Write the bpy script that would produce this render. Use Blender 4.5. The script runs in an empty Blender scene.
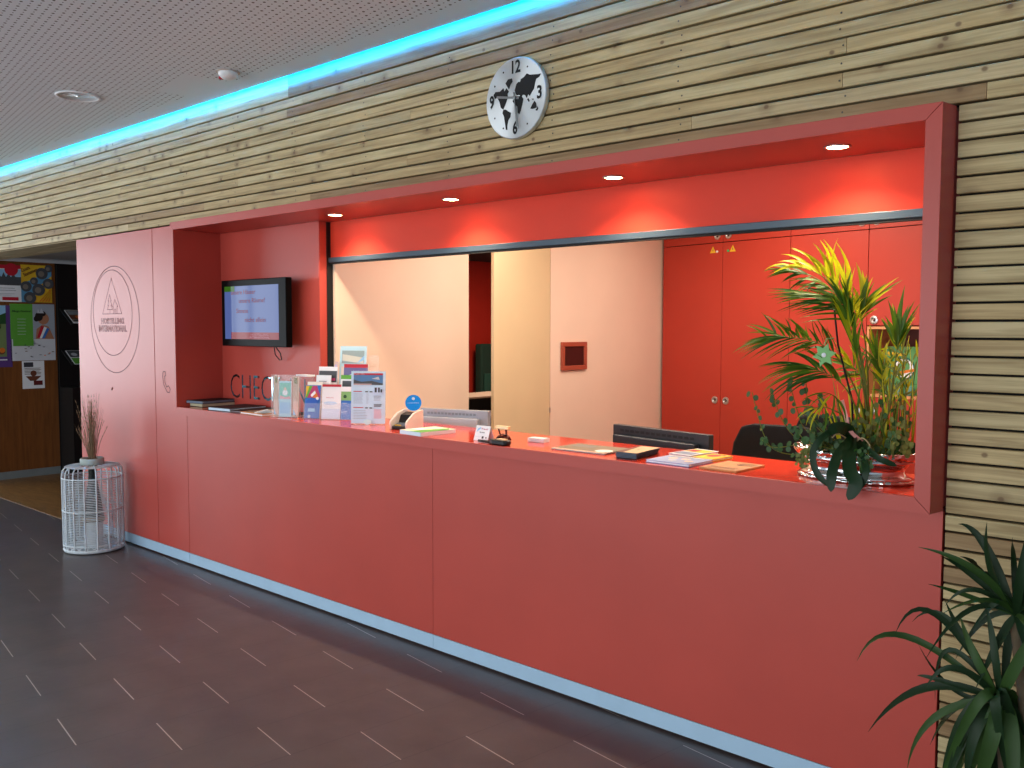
import bpy, math, random
from mathutils import Vector, Matrix
random.seed(7)
sc = bpy.context.scene
COL = sc.collection
PI = math.pi
# ------------------------------------------------------------------ camera, world, light, exposure
EYE = Vector((0.0, -2.963, 1.60)); FPX = 886.0
YAW, PITCH, ROLL = .7260, .06315, -.0023
def cam_axes():
    f = Vector((-math.sin(YAW)*math.cos(PITCH), math.cos(YAW)*math.cos(PITCH), -math.sin(PITCH)))
    r = Vector((math.cos(YAW), math.sin(YAW), 0)); d = f.cross(r)
    if d.z > 0: d = -d
    c, s = math.cos(ROLL), math.sin(ROLL)
    return c*r+s*d, -s*r+c*d, f
AX_R, AX_D, AX_F = cam_axes()
cam = bpy.data.cameras.new('camera'); cam.sensor_width = 36; cam.lens = FPX/1024*36; cam.clip_start = .05
co = bpy.data.objects.new('camera', cam); COL.objects.link(co)
m = Matrix((AX_R, -AX_D, -AX_F)).transposed().to_4x4(); m.translation = EYE
co.matrix_world = m; sc.camera = co
sc.view_settings.view_transform = 'Standard'; sc.view_settings.look = 'None'
sc.view_settings.exposure = 0.0; sc.view_settings.gamma = 1.0; sc.view_settings.use_curve_mapping = False
w = bpy.data.worlds.new('sky'); sc.world = w; w.use_nodes = True
w.node_tree.nodes['Background'].inputs[0].default_value = (.62, .78, 1, 1)
w.node_tree.nodes['Background'].inputs[1].default_value = .6
def area(name, loc, rot, sx, sy, power, color=(1, 1, 1), spread=PI):
    l = bpy.data.lights.new(name, 'AREA'); l.shape = 'RECTANGLE'; l.size = sx; l.size_y = sy
    l.energy = power; l.color = color; l.spread = spread
    o = bpy.data.objects.new(name, l); COL.objects.link(o); o.location = loc; o.rotation_euler = rot; return o
# daylight entering by the windows behind the camera and at the far left end of the hall
area('daylight_rear', (-4.5, -8.06, 1.55), (PI/2, 0, 0), 12.0, 2.4, 430, (.93, .97, 1))
area('daylight_left', (-14.06, -3.6, 1.60), (PI/2, 0, -PI/2), 5.2, 2.5, 270, (.88, .95, 1))
# warm lamps in the ceiling of the office behind the counter
area('office_lamp_light', (-3.2, 1.5, 2.69), (0, 0, 0), 1.15, .28, 29, (1, .89, .75))
area('office_lamp_light', (-1.7, 1.7, 2.69), (0, 0, 0), 1.15, .28, 20, (1, .89, .75))
area('office_lamp_light', (-2.95, 3.0, 2.69), (0, 0, 0), 1.15, .28, 20, (1, .89, .75))  # third lamp, added to brighten the cream wall and the cabinets
DOWN = [(-4.08, .135), (-3.155, .135), (-2.183, .135), (-1.231, .125)]
for dx, dy in DOWN:
    l = bpy.data.lights.new('downlight_beam', 'SPOT'); l.energy = 36; l.color = (1, .80, .58)
    l.spot_size = 2.3; l.spot_blend = .9; l.shadow_soft_size = .025
    o = bpy.data.objects.new('downlight_beam', l); COL.objects.link(o); o.location = (dx, dy, 2.222)
# ------------------------------------------------------------------ from the photograph's pixels to places
def ray(px, py): return AX_R*((px-512)/FPX) + AX_D*((py-384)/FPX) + AX_F
def at(px, py, Y=0.0):
    r = ray(px, py); return EYE + r*((Y-EYE.y)/r.y)
def atz(px, py, Z):
    r = ray(px, py); return EYE + r*((Z-EYE.z)/r.z)
def atx(px, py, X):
    r = ray(px, py); return EYE + r*((X-EYE.x)/r.x)
def reach(O, u, px):
    k = (px-512)/FPX; q = O-EYE; return (k*q.dot(AX_F)-q.dot(AX_R))/(u.dot(AX_R)-k*u.dot(AX_F))
def reachz(O, py, v=None):
    v = v or Vector((0, 0, 1)); k = (py-384)/FPX; q = O-EYE; return (k*q.dot(AX_F)-q.dot(AX_D))/(v.dot(AX_D)-k*v.dot(AX_F))
# ------------------------------------------------------------------ materials
def lin(c): return tuple(((v/255)/12.92 if v/255 <= .04045 else ((v/255+.055)/1.055)**2.4) for v in c)
MATS = {}
def mat(name, rgb, rough=.5, metal=0., spec=.5, emit=0., trans=0., alpha=1., noise=.06, nscale=9., coat=0., bump=0., ior=1.45):
    if name in MATS: return MATS[name]
    M = bpy.data.materials.new(name); M.use_nodes = True; nt = M.node_tree; b = nt.nodes['Principled BSDF']
    c = lin(rgb)
    if noise:
        tc = nt.nodes.new('ShaderNodeTexCoord'); n = nt.nodes.new('ShaderNodeTexNoise'); n.inputs['Scale'].default_value = nscale
        n.inputs['Detail'].default_value = 4
        r = nt.nodes.new('ShaderNodeMapRange'); r.inputs['From Min'].default_value = .3; r.inputs['From Max'].default_value = .7
        r.inputs['To Min'].default_value = 1-noise; r.inputs['To Max'].default_value = 1+noise
        mx = nt.nodes.new('ShaderNodeVectorMath'); mx.operation = 'SCALE'; mx.inputs[0].default_value = c
        nt.links.new(tc.outputs['Object'], n.inputs['Vector']); nt.links.new(n.outputs['Fac'], r.inputs['Value'])
        nt.links.new(r.outputs['Result'], mx.inputs['Scale']); nt.links.new(mx.outputs['Vector'], b.inputs['Base Color'])
        if bump:
            bp = nt.nodes.new('ShaderNodeBump'); bp.inputs['Strength'].default_value = bump; bp.inputs['Distance'].default_value = .01
            nt.links.new(n.outputs['Fac'], bp.inputs['Height']); nt.links.new(bp.outputs['Normal'], b.inputs['Normal'])
    else: b.inputs['Base Color'].default_value = (*c, 1)
    b.inputs['Roughness'].default_value = rough; b.inputs['Metallic'].default_value = metal
    b.inputs['Specular IOR Level'].default_value = spec; b.inputs['IOR'].default_value = ior
    b.inputs['Coat Weight'].default_value = coat; b.inputs['Coat Roughness'].default_value = .08
    b.inputs['Transmission Weight'].default_value = trans; b.inputs['Alpha'].default_value = alpha
    if emit: b.inputs['Emission Color'].default_value = (*c, 1); b.inputs['Emission Strength'].default_value = emit
    MATS[name] = M; return M
def P(name, rgb, rough=.6): return mat('print_'+name, rgb, rough, noise=.03)
RED = mat('red_laminate', (188, 75, 64), .36, noise=.05, nscale=2.2, spec=.5)
RED_TOP = mat('red_worktop', (206, 60, 38), .12, noise=.03, nscale=3)
RED_CAB = mat('red_cabinet', (182, 56, 40), .42, noise=.03, nscale=3)
CREAM = mat('cream_paint', (240, 214, 194), .6, noise=.02, nscale=3)
CREAM_D = mat('cream_door', (226, 206, 166), .45, noise=.02, nscale=3)
BLACK = mat('black_plastic', (18, 18, 20), .35, noise=0)
BLACK_M = mat('matt_black', (12, 12, 13), .7, noise=0)
DARK = mat('dark_gap', (10, 8, 8), .9, noise=0)
ALU = mat('blueish_aluminium', (176, 208, 232), .45, metal=.1, noise=.03)
RAIL = mat('shutter_metal', (70, 86, 98), .42, metal=.35, noise=.03)
CHROME = mat('chrome', (225, 228, 230), .12, metal=1., noise=0)
STEEL = mat('brushed_steel', (200, 205, 208), .3, metal=1., noise=.04, nscale=40)
WHITE = mat('white_plastic', (232, 234, 236), .4, noise=.02)
WHITE_P = mat('white_paper', (238, 241, 246), .7, noise=.02)
GREY = mat('grey_plastic', (120, 128, 140), .4, noise=.03)
ACRYL = mat('clear_acrylic', (245, 250, 252), .05, trans=0, alpha=.09, noise=0)
def node_mat(name): 
    M = bpy.data.materials.new(name); M.use_nodes = True; MATS[name] = M
    return M, M.node_tree, M.node_tree.nodes['Principled BSDF']
def math_node(nt, op, a, b=None, c=None):
    n = nt.nodes.new('ShaderNodeMath'); n.operation = op
    for i, v in enumerate((a, b, c)):
        if v is None: continue
        if isinstance(v, (int, float)): n.inputs[i].default_value = v
        else: nt.links.new(v, n.inputs[i])
    return n.outputs[0]
def wood_mat(name, c1, c2, knot, rough=.6, scale=(1.2, 14, 22), knots=True, attr=True):
    M, nt, b = node_mat(name); L = nt.links
    tc = nt.nodes.new('ShaderNodeTexCoord'); vec = tc.outputs['Object']
    if attr:
        at_ = nt.nodes.new('ShaderNodeAttribute'); at_.attribute_name = 'tone'
        off = nt.nodes.new('ShaderNodeVectorMath'); off.operation = 'MULTIPLY_ADD'
        L.new(at_.outputs['Color'], off.inputs[0]); off.inputs[1].default_value = (37, 3, 19); L.new(vec, off.inputs[2]); vec = off.outputs[0]
    mp = nt.nodes.new('ShaderNodeMapping'); mp.inputs['Scale'].default_value = scale; L.new(vec, mp.inputs['Vector'])
    n1 = nt.nodes.new('ShaderNodeTexNoise'); n1.inputs['Scale'].default_value = 1.6; n1.inputs['Detail'].default_value = 6; n1.inputs['Distortion'].default_value = 1.1
    L.new(mp.outputs[0], n1.inputs['Vector'])
    mpb = nt.nodes.new('ShaderNodeMapping'); mpb.inputs['Scale'].default_value = (scale[0]*1.5, scale[1]*3, scale[2]*6); L.new(vec, mpb.inputs['Vector'])
    n3 = nt.nodes.new('ShaderNodeTexNoise'); n3.inputs['Scale'].default_value = 1.5; n3.inputs['Detail'].default_value = 3; n3.inputs['Distortion'].default_value = .5; L.new(mpb.outputs[0], n3.inputs['Vector'])
    f = math_node(nt, 'ADD', math_node(nt, 'MULTIPLY', n1.outputs['Fac'], .7), math_node(nt, 'MULTIPLY', n3.outputs['Fac'], .3))
    rp = nt.nodes.new('ShaderNodeValToRGB'); rp.color_ramp.elements[0].position = .36; rp.color_ramp.elements[1].position = .62
    rp.color_ramp.elements[0].color = (*lin(c1), 1); rp.color_ramp.elements[1].color = (*lin(c2), 1)
    L.new(f, rp.inputs['Fac']); out = rp.outputs['Color']
    if attr:
        mx = nt.nodes.new('ShaderNodeMix'); mx.data_type = 'RGBA'; mx.blend_type = 'MULTIPLY'; mx.inputs[0].default_value = 1
        sp = nt.nodes.new('ShaderNodeSeparateColor'); L.new(at_.outputs['Color'], sp.inputs[0])
        r2 = nt.nodes.new('ShaderNodeValToRGB'); r2.color_ramp.interpolation = 'LINEAR'
        e = r2.color_ramp.elements; e[0].position = 0; e[0].color = (.50, .40, .34, 1); e[1].position = 1; e[1].color = (1.0, 1.0, 1.02, 1)
        for q, c_ in ((.12, (.72, .61, .52, 1)), (.22, (.86, .78, .66, 1)), (.45, (.90, .88, .80, 1)), (.6, (.96, .90, .78, 1)), (.8, (.93, .94, .87, 1))): e2 = e.new(q); e2.color = c_
        L.new(sp.outputs[0], r2.inputs['Fac']); L.new(out, mx.inputs[6]); L.new(r2.outputs['Color'], mx.inputs[7]); out = mx.outputs[2]
    if knots:
        m2 = nt.nodes.new('ShaderNodeMapping'); m2.inputs['Scale'].default_value = (1, .01, 1.2); L.new(vec, m2.inputs['Vector'])
        s2 = nt.nodes.new('ShaderNodeSeparateXYZ'); c2_ = nt.nodes.new('ShaderNodeCombineXYZ'); L.new(m2.outputs[0], s2.inputs[0]); L.new(s2.outputs[0], c2_.inputs[0]); L.new(s2.outputs[2], c2_.inputs[1])
        vo = nt.nodes.new('ShaderNodeTexVoronoi'); vo.voronoi_dimensions = '2D'; vo.inputs['Scale'].default_value = 8.5; L.new(c2_.outputs[0], vo.inputs['Vector'])
        sv = nt.nodes.new('ShaderNodeSeparateColor'); L.new(vo.outputs['Color'], sv.inputs[0])
        for lo, hi, thr, amt in ((.05, .10, .72, .75), (.10, .34, .80, .38)):
            mr = nt.nodes.new('ShaderNodeMapRange'); mr.inputs['From Min'].default_value = lo; mr.inputs['From Max'].default_value = hi
            mr.inputs['To Min'].default_value = amt; mr.inputs['To Max'].default_value = 0; L.new(vo.outputs['Distance'], mr.inputs['Value'])
            g_ = math_node(nt, 'MULTIPLY', mr.outputs[0], math_node(nt, 'GREATER_THAN', sv.outputs[0], thr))
            mk = nt.nodes.new('ShaderNodeMix'); mk.data_type = 'RGBA'; L.new(g_, mk.inputs[0]); L.new(out, mk.inputs[6])
            mk.inputs[7].default_value = (*lin(knot), 1); out = mk.outputs[2]
    L.new(out, b.inputs['Base Color']); b.inputs['Roughness'].default_value = rough; b.inputs['Specular IOR Level'].default_value = .3
    return M
SLAT = wood_mat('larch_slats', (168, 146, 108), (210, 190, 148), (108, 80, 56))
BOARD = wood_mat('brown_veneer', (104, 62, 30), (128, 78, 38), (90, 50, 25), knots=False, attr=False, scale=(14, 14, .8), rough=.45)
OAK = wood_mat('parquet_oak', (112, 78, 44), (150, 108, 62), (90, 60, 34), knots=False, attr=False, scale=(3, 16, 3), rough=.35)
BAMBOO = wood_mat('bamboo_board', (188, 128, 74), (214, 156, 98), (120, 70, 40), knots=False, attr=False, scale=(3, 30, 3), rough=.4)
SHELFW = mat('shelf_edge_wood', (214, 150, 104), .5)
def floor_mat():
    M, nt, b = node_mat('slate_floor_tiles'); L = nt.links
    tc = nt.nodes.new('ShaderNodeTexCoord'); mp = nt.nodes.new('ShaderNodeMapping'); mp.vector_type = 'POINT'
    mp.inputs['Rotation'].default_value = (0, 0, .1527); L.new(tc.outputs['Object'], mp.inputs['Vector'])
    s = nt.nodes.new('ShaderNodeSeparateXYZ'); L.new(mp.outputs[0], s.inputs[0])
    P_ = .2955
    u = math_node(nt, 'DIVIDE', math_node(nt, 'ADD', s.outputs[0], 5.52+60*P_), P_); col = math_node(nt, 'FLOOR', u)
    fu = math_node(nt, 'FRACT', u)
    par = math_node(nt, 'MODULO', col, 2.0)
    v = math_node(nt, 'DIVIDE', math_node(nt, 'ADD', math_node(nt, 'ADD', s.outputs[1], 1.805+18), math_node(nt, 'MULTIPLY', par, .3)), .6)
    fv = math_node(nt, 'FRACT', v)
    dv = math_node(nt, 'MULTIPLY', math_node(nt, 'MINIMUM', fv, math_node(nt, 'SUBTRACT', 1.0, fv)), .6)
    du = math_node(nt, 'MULTIPLY', math_node(nt, 'MINIMUM', fu, math_node(nt, 'SUBTRACT', 1.0, fu)), P_)
    endj = math_node(nt, 'LESS_THAN', dv, .0021); longj = math_node(nt, 'LESS_THAN', du, .0016)
    n = nt.nodes.new('ShaderNodeTexNoise'); n.inputs['Scale'].default_value = 5; n.inputs['Detail'].default_value = 6; L.new(tc.outputs['Object'], n.inputs['Vector'])
    rp = nt.nodes.new('ShaderNodeValToRGB'); rp.color_ramp.elements[0].position = .3; rp.color_ramp.elements[1].position = .75
    rp.color_ramp.elements[0].color = (*lin((84, 78, 77)), 1); rp.color_ramp.elements[1].color = (*lin((98, 90, 88)), 1)
    L.new(n.outputs['Fac'], rp.inputs[0])
    m1 = nt.nodes.new('ShaderNodeMix'); m1.data_type = 'RGBA'; L.new(longj, m1.inputs[0]); L.new(rp.outputs[0], m1.inputs[6]); m1.inputs[7].default_value = (*lin((72, 68, 68)), 1)
    m2 = nt.nodes.new('ShaderNodeMix'); m2.data_type = 'RGBA'; L.new(endj, m2.inputs[0]); L.new(m1.outputs[2], m2.inputs[6]); m2.inputs[7].default_value = (*lin((190, 180, 175)), 1)
    L.new(m2.outputs[2], b.inputs['Base Color']); b.inputs['Roughness'].default_value = .33; b.inputs['Specular IOR Level'].default_value = .45
    bp = nt.nodes.new('ShaderNodeBump'); bp.inputs['Strength'].default_value = .08; bp.inputs['Distance'].default_value = .004
    n2 = nt.nodes.new('ShaderNodeTexNoise'); n2.inputs['Scale'].default_value = 26; L.new(tc.outputs['Object'], n2.inputs['Vector'])
    L.new(n2.outputs['Fac'], bp.inputs['Height']); L.new(bp.outputs[0], b.inputs['Normal'])
    return M
FLOOR = floor_mat()
def ceil_mat():
    M, nt, b = node_mat('perforated_ceiling'); L = nt.links
    tc = nt.nodes.new('ShaderNodeTexCoord'); mp = nt.nodes.new('ShaderNodeMapping'); mp.inputs['Rotation'].default_value = (0, 0, .1527)
    L.new(tc.outputs['Object'], mp.inputs['Vector']); s = nt.nodes.new('ShaderNodeSeparateXYZ'); L.new(mp.outputs[0], s.inputs[0])
    g = .0348
    u = math_node(nt, 'DIVIDE', math_node(nt, 'ADD', s.outputs[0], 3.3211+1000*g), g); v = math_node(nt, 'DIVIDE', math_node(nt, 'ADD', s.outputs[1], 1.2342+1000*g), g)
    ru = math_node(nt, 'ROUND', u); rv = math_node(nt, 'ROUND', v)
    a = math_node(nt, 'SUBTRACT', u, ru); c = math_node(nt, 'SUBTRACT', v, rv)
    d = math_node(nt, 'MULTIPLY', math_node(nt, 'SQRT', math_node(nt, 'ADD', math_node(nt, 'MULTIPLY', a, a), math_node(nt, 'MULTIPLY', c, c))), g)
    par = math_node(nt, 'MODULO', math_node(nt, 'ADD', ru, rv), 2.0)
    rad = math_node(nt, 'SUBTRACT', .0066, math_node(nt, 'MULTIPLY', par, .0028))
    hole = math_node(nt, 'LESS_THAN', d, rad)
    so = nt.nodes.new('ShaderNodeSeparateXYZ'); L.new(tc.outputs['Object'], so.inputs[0])
    hole = math_node(nt, 'MULTIPLY', hole, math_node(nt, 'LESS_THAN', so.outputs[1], -.20))
    # the unperforated inspection board beside the smoke detector
    def inside(x, lo, hi): return math_node(nt, 'MULTIPLY', math_node(nt, 'GREATER_THAN', x, lo), math_node(nt, 'LESS_THAN', x, hi))
    rect = math_node(nt, 'MULTIPLY', inside(s.outputs[0], -4.98, -4.53), inside(s.outputs[1], -1.16, -.82))
    hole = math_node(nt, 'MULTIPLY', hole, math_node(nt, 'SUBTRACT', 1.0, rect))
    mx = nt.nodes.new('ShaderNodeMix'); mx.data_type = 'RGBA'; L.new(hole, mx.inputs[0])
    mx.inputs[6].default_value = (*lin((222, 232, 236)), 1); mx.inputs[7].default_value = (*lin((58, 52, 52)), 1)
    L.new(mx.outputs[2], b.inputs['Base Color']); b.inputs['Roughness'].default_value = .85; b.inputs['Specular IOR Level'].default_value = .2
    return M
CEIL = ceil_mat()
# ------------------------------------------------------------------ mesh building
class MB:
    def __init__(s): s.v = []; s.f = []; s.mi = []; s.mats = []; s.tone = []; s.ct = (1, 1, 1)
    def m(s, mt):
        if mt not in s.mats: s.mats.append(mt)
        return s.mats.index(mt)
    def face(s, idx, mt): s.f.append(tuple(idx)); s.mi.append(s.m(mt)); s.tone.append(s.ct)
    def poly(s, pts, mt):
        b = len(s.v); s.v += [Vector(p) for p in pts]; s.face(range(b, b+len(pts)), mt)
    def box(s, x0, x1, y0, y1, z0, z1, mt, T=None):
        b = len(s.v); ps = [Vector((x, y, z)) for z in (z0, z1) for y in (y0, y1) for x in (x0, x1)]
        if T: ps = [T @ p for p in ps]
        s.v += ps
        for q in ((0, 2, 3, 1), (4, 5, 7, 6), (0, 1, 5, 4), (2, 6, 7, 3), (0, 4, 6, 2), (1, 3, 7, 5)): s.face([b+i for i in q], mt)
        return s
    def prism(s, pts, d, mt, side=None):
        """outline PTS (3D, coplanar) swept by vector D"""
        b = len(s.v); n = len(pts); d = Vector(d); s.v += [Vector(p) for p in pts]+[Vector(p)+d for p in pts]
        s.face(range(b, b+n), mt); s.face([b+2*n-1-i for i in range(n)], mt)
        for i in range(n): s.face((b+i, b+n+i, b+n+(i+1) % n, b+(i+1) % n), side or mt)
        return s
    def tube(s, pts, r, mt, n=8, cap=True):
        pts = [Vector(p) for p in pts]; rs = r if isinstance(r, (list, tuple)) else [r]*len(pts)
        b = len(s.v); up = Vector((0, 0, 1)); prev = None
        for i, p in enumerate(pts):
            t = (pts[min(i+1, len(pts)-1)]-pts[max(i-1, 0)]).normalized()
            if prev is None:
                a = t.cross(up); a = a if a.length > .05 else t.cross(Vector((1, 0, 0)))
            else: a = prev - t*prev.dot(t)
            a.normalize(); prev = a; c = t.cross(a)
            for k in range(n):
                q = 2*PI*k/n; s.v.append(p + (a*math.cos(q)+c*math.sin(q))*rs[i])
        for i in range(len(pts)-1):
            for k in range(n): s.face((b+i*n+k, b+i*n+(k+1) % n, b+(i+1)*n+(k+1) % n, b+(i+1)*n+k), mt)
        if cap:
            s.face([b+k for k in range(n)][::-1], mt); s.face([b+(len(pts)-1)*n+k for k in range(n)], mt)
        return s
    def ring(s, c, R, r, mt, n=28, k=6, u=(1, 0, 0), v=(0, 1, 0), sx=1, sy=1):
        c = Vector(c); u = Vector(u); v = Vector(v); w_ = u.cross(v); b = len(s.v)
        for i in range(n):
            q = 2*PI*i/n; d = u*math.cos(q)*sx+v*math.sin(q)*sy
            for j in range(k):
                p = 2*PI*j/k; s.v.append(c + d*R + (d*math.cos(p)+w_*math.sin(p))*r)
        for i in range(n):
            for j in range(k): s.face((b+i*k+j, b+((i+1) % n)*k+j, b+((i+1) % n)*k+(j+1) % k, b+i*k+(j+1) % k), mt)
        return s
    def lathe(s, prof, c, mt, n=32, sx=1, sy=1, T=None, mts=None):
        b = len(s.v); c = Vector(c)
        for (r, z) in prof:
            for k in range(n):
                q = 2*PI*k/n; p = Vector((r*math.cos(q)*sx, r*math.sin(q)*sy, z)); s.v.append(c+(T @ p if T else p))
        for i in range(len(prof)-1):
            for k in range(n): s.face((b+i*n+k, b+i*n+(k+1) % n, b+(i+1)*n+(k+1) % n, b+(i+1)*n+k), mts[i] if mts else mt)
        if prof[0][0] > 1e-5: s.face([b+k for k in range(n)][::-1], mts[0] if mts else mt)
        if prof[-1][0] > 1e-5: s.face([b+(len(prof)-1)*n+k for k in range(n)], mts[-1] if mts else mt)
        return s
    def add_mesh(s, me, T, mt):
        b = len(s.v); s.v += [T @ v.co for v in me.vertices]
        for p in me.polygons: s.face([b+i for i in p.vertices], mt)
    def build(s, name, parent=None, smooth=False, bevel=0, label=None, seg=2):
        o0 = Vector((0, 0, 0)) if parent is None else wloc(parent)
        me = bpy.data.meshes.new(name); me.from_pydata([v-o0 for v in s.v], [], s.f); me.update()
        for mt in s.mats: me.materials.append(mt)
        me.polygons.foreach_set('material_index', s.mi)
        if any(t != (1, 1, 1) for t in s.tone):
            a = me.color_attributes.new('tone', 'FLOAT_COLOR', 'CORNER'); buf = []
            for p, t in zip(me.polygons, s.tone): buf += [t[0], t[1], t[2], 1.]*p.loop_total
            a.data.foreach_set('color', buf)
        if smooth: me.polygons.foreach_set('use_smooth', [True]*len(me.polygons))
        o = bpy.data.objects.new(name, me); COL.objects.link(o)
        if parent: o.parent = parent
        if bevel:
            md = o.modifiers.new('bevel', 'BEVEL'); md.width = bevel; md.segments = seg; md.limit_method = 'ANGLE'; md.angle_limit = .7
        if label: o['label'] = label
        return o
def wloc(o):
    p = Vector(o.location)
    while o.parent: o = o.parent; p += Vector(o.location)
    return p
def thing(name, label, cat, loc=(0, 0, 0), group=None):
    o = bpy.data.objects.new(name, None); COL.objects.link(o); o.location = loc; o.empty_display_size = .1
    o['label'] = label; o['category'] = cat
    if group: o['group'] = group
    return o
def tag(o, label, cat, group=None, kind=None):
    o['label'] = label; o['category'] = cat
    if group: o['group'] = group
    if kind: o['kind'] = kind
    return o
def struct(mb, name, **k):
    o = mb.build(name, **k); o['kind'] = 'structure'; return o
def text_mesh(txt, size=1., extrude=0., bold=0., align='CENTER'):
    cu = bpy.data.curves.new('lettering', 'FONT'); cu.body = txt; cu.size = size; cu.extrude = extrude; cu.offset = bold
    cu.align_x = align; cu.align_y = 'CENTER'; cu.resolution_u = 3
    o = bpy.data.objects.new('lettering', cu); COL.objects.link(o)
    dg = bpy.context.evaluated_depsgraph_get(); dg.update()
    me = bpy.data.meshes.new_from_object(o.evaluated_get(dg)); bpy.data.objects.remove(o); bpy.data.curves.remove(cu); return me
class Sheet:
    """flat printed face: origin O, unit directions U (right) and V (up), normal N, size W x H; things are given in 0..1"""
    def __init__(s, mb, O, U, V, W, H): s.mb = mb; s.O = Vector(O); s.U = Vector(U).normalized(); s.V = Vector(V).normalized(); s.N = s.U.cross(s.V); s.W = W; s.H = H; s.l = 0
    def p(s, x, y, k=None): return s.O+s.U*(x*s.W)+s.V*(y*s.H)+s.N*(.0004*(s.l if k is None else k))
    def rect(s, x0, y0, x1, y1, mt): s.l += 1; s.mb.poly([s.p(x0, y0), s.p(x1, y0), s.p(x1, y1), s.p(x0, y1)], mt)
    def poly(s, pts, mt): s.l += 1; s.mb.poly([s.p(*q) for q in pts], mt)
    def disc(s, x, y, r, mt, n=20, ry=None):
        s.l += 1; ry = ry or r*s.W/s.H
        s.mb.poly([s.p(x+r*math.cos(2*PI*i/n), y+ry*math.sin(2*PI*i/n)) for i in range(n)], mt)
    def text(s, txt, x, y, h, mt, bold=0., align='CENTER', width=None, rot=0):
        me = text_mesh(txt, 1., 0, bold, align); s.l += 1
        xs = [v.co.x for v in me.vertices]
        if not xs: return
        k = h*s.H/.7; kx = k
        if width: kx = width*s.W/(max(xs)-min(xs))
        o = s.p(x, y); u = s.U*math.cos(rot)+s.V*math.sin(rot); v = -s.U*math.sin(rot)+s.V*math.cos(rot)
        T = Matrix((u*kx, v*k, s.N)).transposed().to_4x4(); T.translation = o
        s.mb.add_mesh(me, T, mt); bpy.data.meshes.remove(me)
    def lines(s, x0, x1, y0, y1, n, mt, t=.35, rag=.2):
        for i in range(n):
            y = y1-(i+.5)*(y1-y0)/n; h = (y1-y0)/n*t/2
            s.mb.poly([s.p(x0, y-h, s.l+1), s.p(x1-(x1-x0)*random.random()*rag, y-h, s.l+1), s.p(x1-(x1-x0)*random.random()*rag, y+h, s.l+1), s.p(x0, y+h, s.l+1)], mt)
        s.l += 1
XU, ZU = Vector((1, 0, 0)), Vector((0, 0, 1))
INK = P('ink', (60, 60, 70)); INKG = P('grey_ink', (140, 144, 156)); PRED = P('crimson', (190, 30, 50)); PBLUE = P('blue', (48, 112, 196)); PSKY = P('sky', (150, 200, 236))
PGRN = P('green', (96, 168, 60)); PDG = P('dark_green', (40, 84, 44)); PYEL = P('yellow', (226, 184, 44)); PORG = P('orange', (222, 120, 40)); PPUR = P('purple', (92, 60, 130))
PPALE = P('pale_blue', (196, 216, 240)); PGREYD = P('photo_grey', (74, 78, 84)); PMID = P('photo_mid', (128, 120, 112)); PSKIN = P('skin', (176, 122, 92)); PLG = P('light_grey', (196, 200, 208)); PBR = P('brown', (110, 60, 40)); PPINK = P('pink', (230, 170, 180)); PMAG = P('magenta', (180, 60, 110)); PAQ = P('aqua', (130, 206, 190))
# ================================================================== THE HALL
b = MB(); b.box(-14.2, 4, -8.2, .0, -.1, 0, FLOOR); b.box(-14.2, 4, 0, 4.6, -.1, -.002, FLOOR); struct(b, 'floor')
b = MB(); b.box(-14.0, -7.0, .008, 2.4, -.002, .002, OAK); struct(b, 'floor_parquet')
b = MB(); b.box(-14.1, 4, -8.1, -.06, 2.987, 2.990, CEIL); struct(b, 'ceiling')
LEDM = mat('cyan_led', (0, 134, 255), .5, noise=0, emit=150)
b = MB(); b.box(-14.1, 4, -.16, .2, 3.12, 3.16, CREAM); b.box(-14.1, 4, -.17, -.145, 2.9905, 3.12, CREAM); struct(b, 'ceiling_cove')
o = MB().box(-13.9, 2.9, -.131, -.123, 3.012, 3.046, LEDM).build('led_strip'); tag(o, 'cyan glowing light strip along the top of the wooden slat wall', 'light strip')
# slatted larch cladding: real boards with real gaps, nail heads
G0, PITCH_S, BH = 2.2855, .0550, .0445
def cladding(name, x0, x1, zs, lead=.0):
    b = MB(); b.box(x0+.002, x1, .03, .06, zs[0][0], zs[-1][1], DARK)
    for (za, zb) in zs:
        x = x0 + (random.random()*1.2 if lead else 0); cuts = [x0]
        x = x0+.4+random.random()*3.4
        while x < x1-.5: cuts.append(x); x += 2.0+random.random()*2.6
        cuts.append(x1); th = random.choice((0, 0, .0015, .003))
        for a, c in zip(cuts, cuts[1:]):
            r = random.random(); r = (.02+.2*random.random()) if r < .16 else (.3+.7*random.random())
            b.ct = (r, random.random(), random.random())
            a2 = a+.0008; c2 = c-.0008; e = .0025
            prof = [(.026, za), (th+e, za), (th, za+e), (th, zb-e), (th+e, zb), (.026, zb)]
            b.prism([(a2, y, z) for y, z in prof], (c2-a2, 0, 0), SLAT)
    b.ct = (1, 1, 1)
    for (za, zb) in zs:
        x = math.ceil(x0/.62)*.62+.07
        while x < x1:
            dz = random.uniform(-.004, .004); dx = random.uniform(-.012, .012)
            if x+dx > x0+.02: b.poly([(x+dx+.0035*math.cos(q), -.0006, (za+zb)/2+dz+.0035*math.sin(q)) for q in [i*PI/4 for i in range(8)]], NAIL)
            x += .62
    return struct(b, name)
NAIL = mat('nail_head', (74, 74, 70), .4, metal=.6, noise=0)
zs_top = []; z = G0
for k in range(11): zs_top.append((z+.0035, z+PITCH_S-.0035-(.002 if k % 2 else 0))); z += PITCH_S
zs_top.append((z+.0035, 3.11))
cladding('wall_front', -13.9, 3.0, zs_top)
zs_r = []; z = G0
while z > .06: zs_r.append((z-PITCH_S+.0035, z-.0040)); z -= PITCH_S
zs_r = zs_r[::-1]
cladding('wall_front_right', -.8085, 3.0, zs_r)
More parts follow.
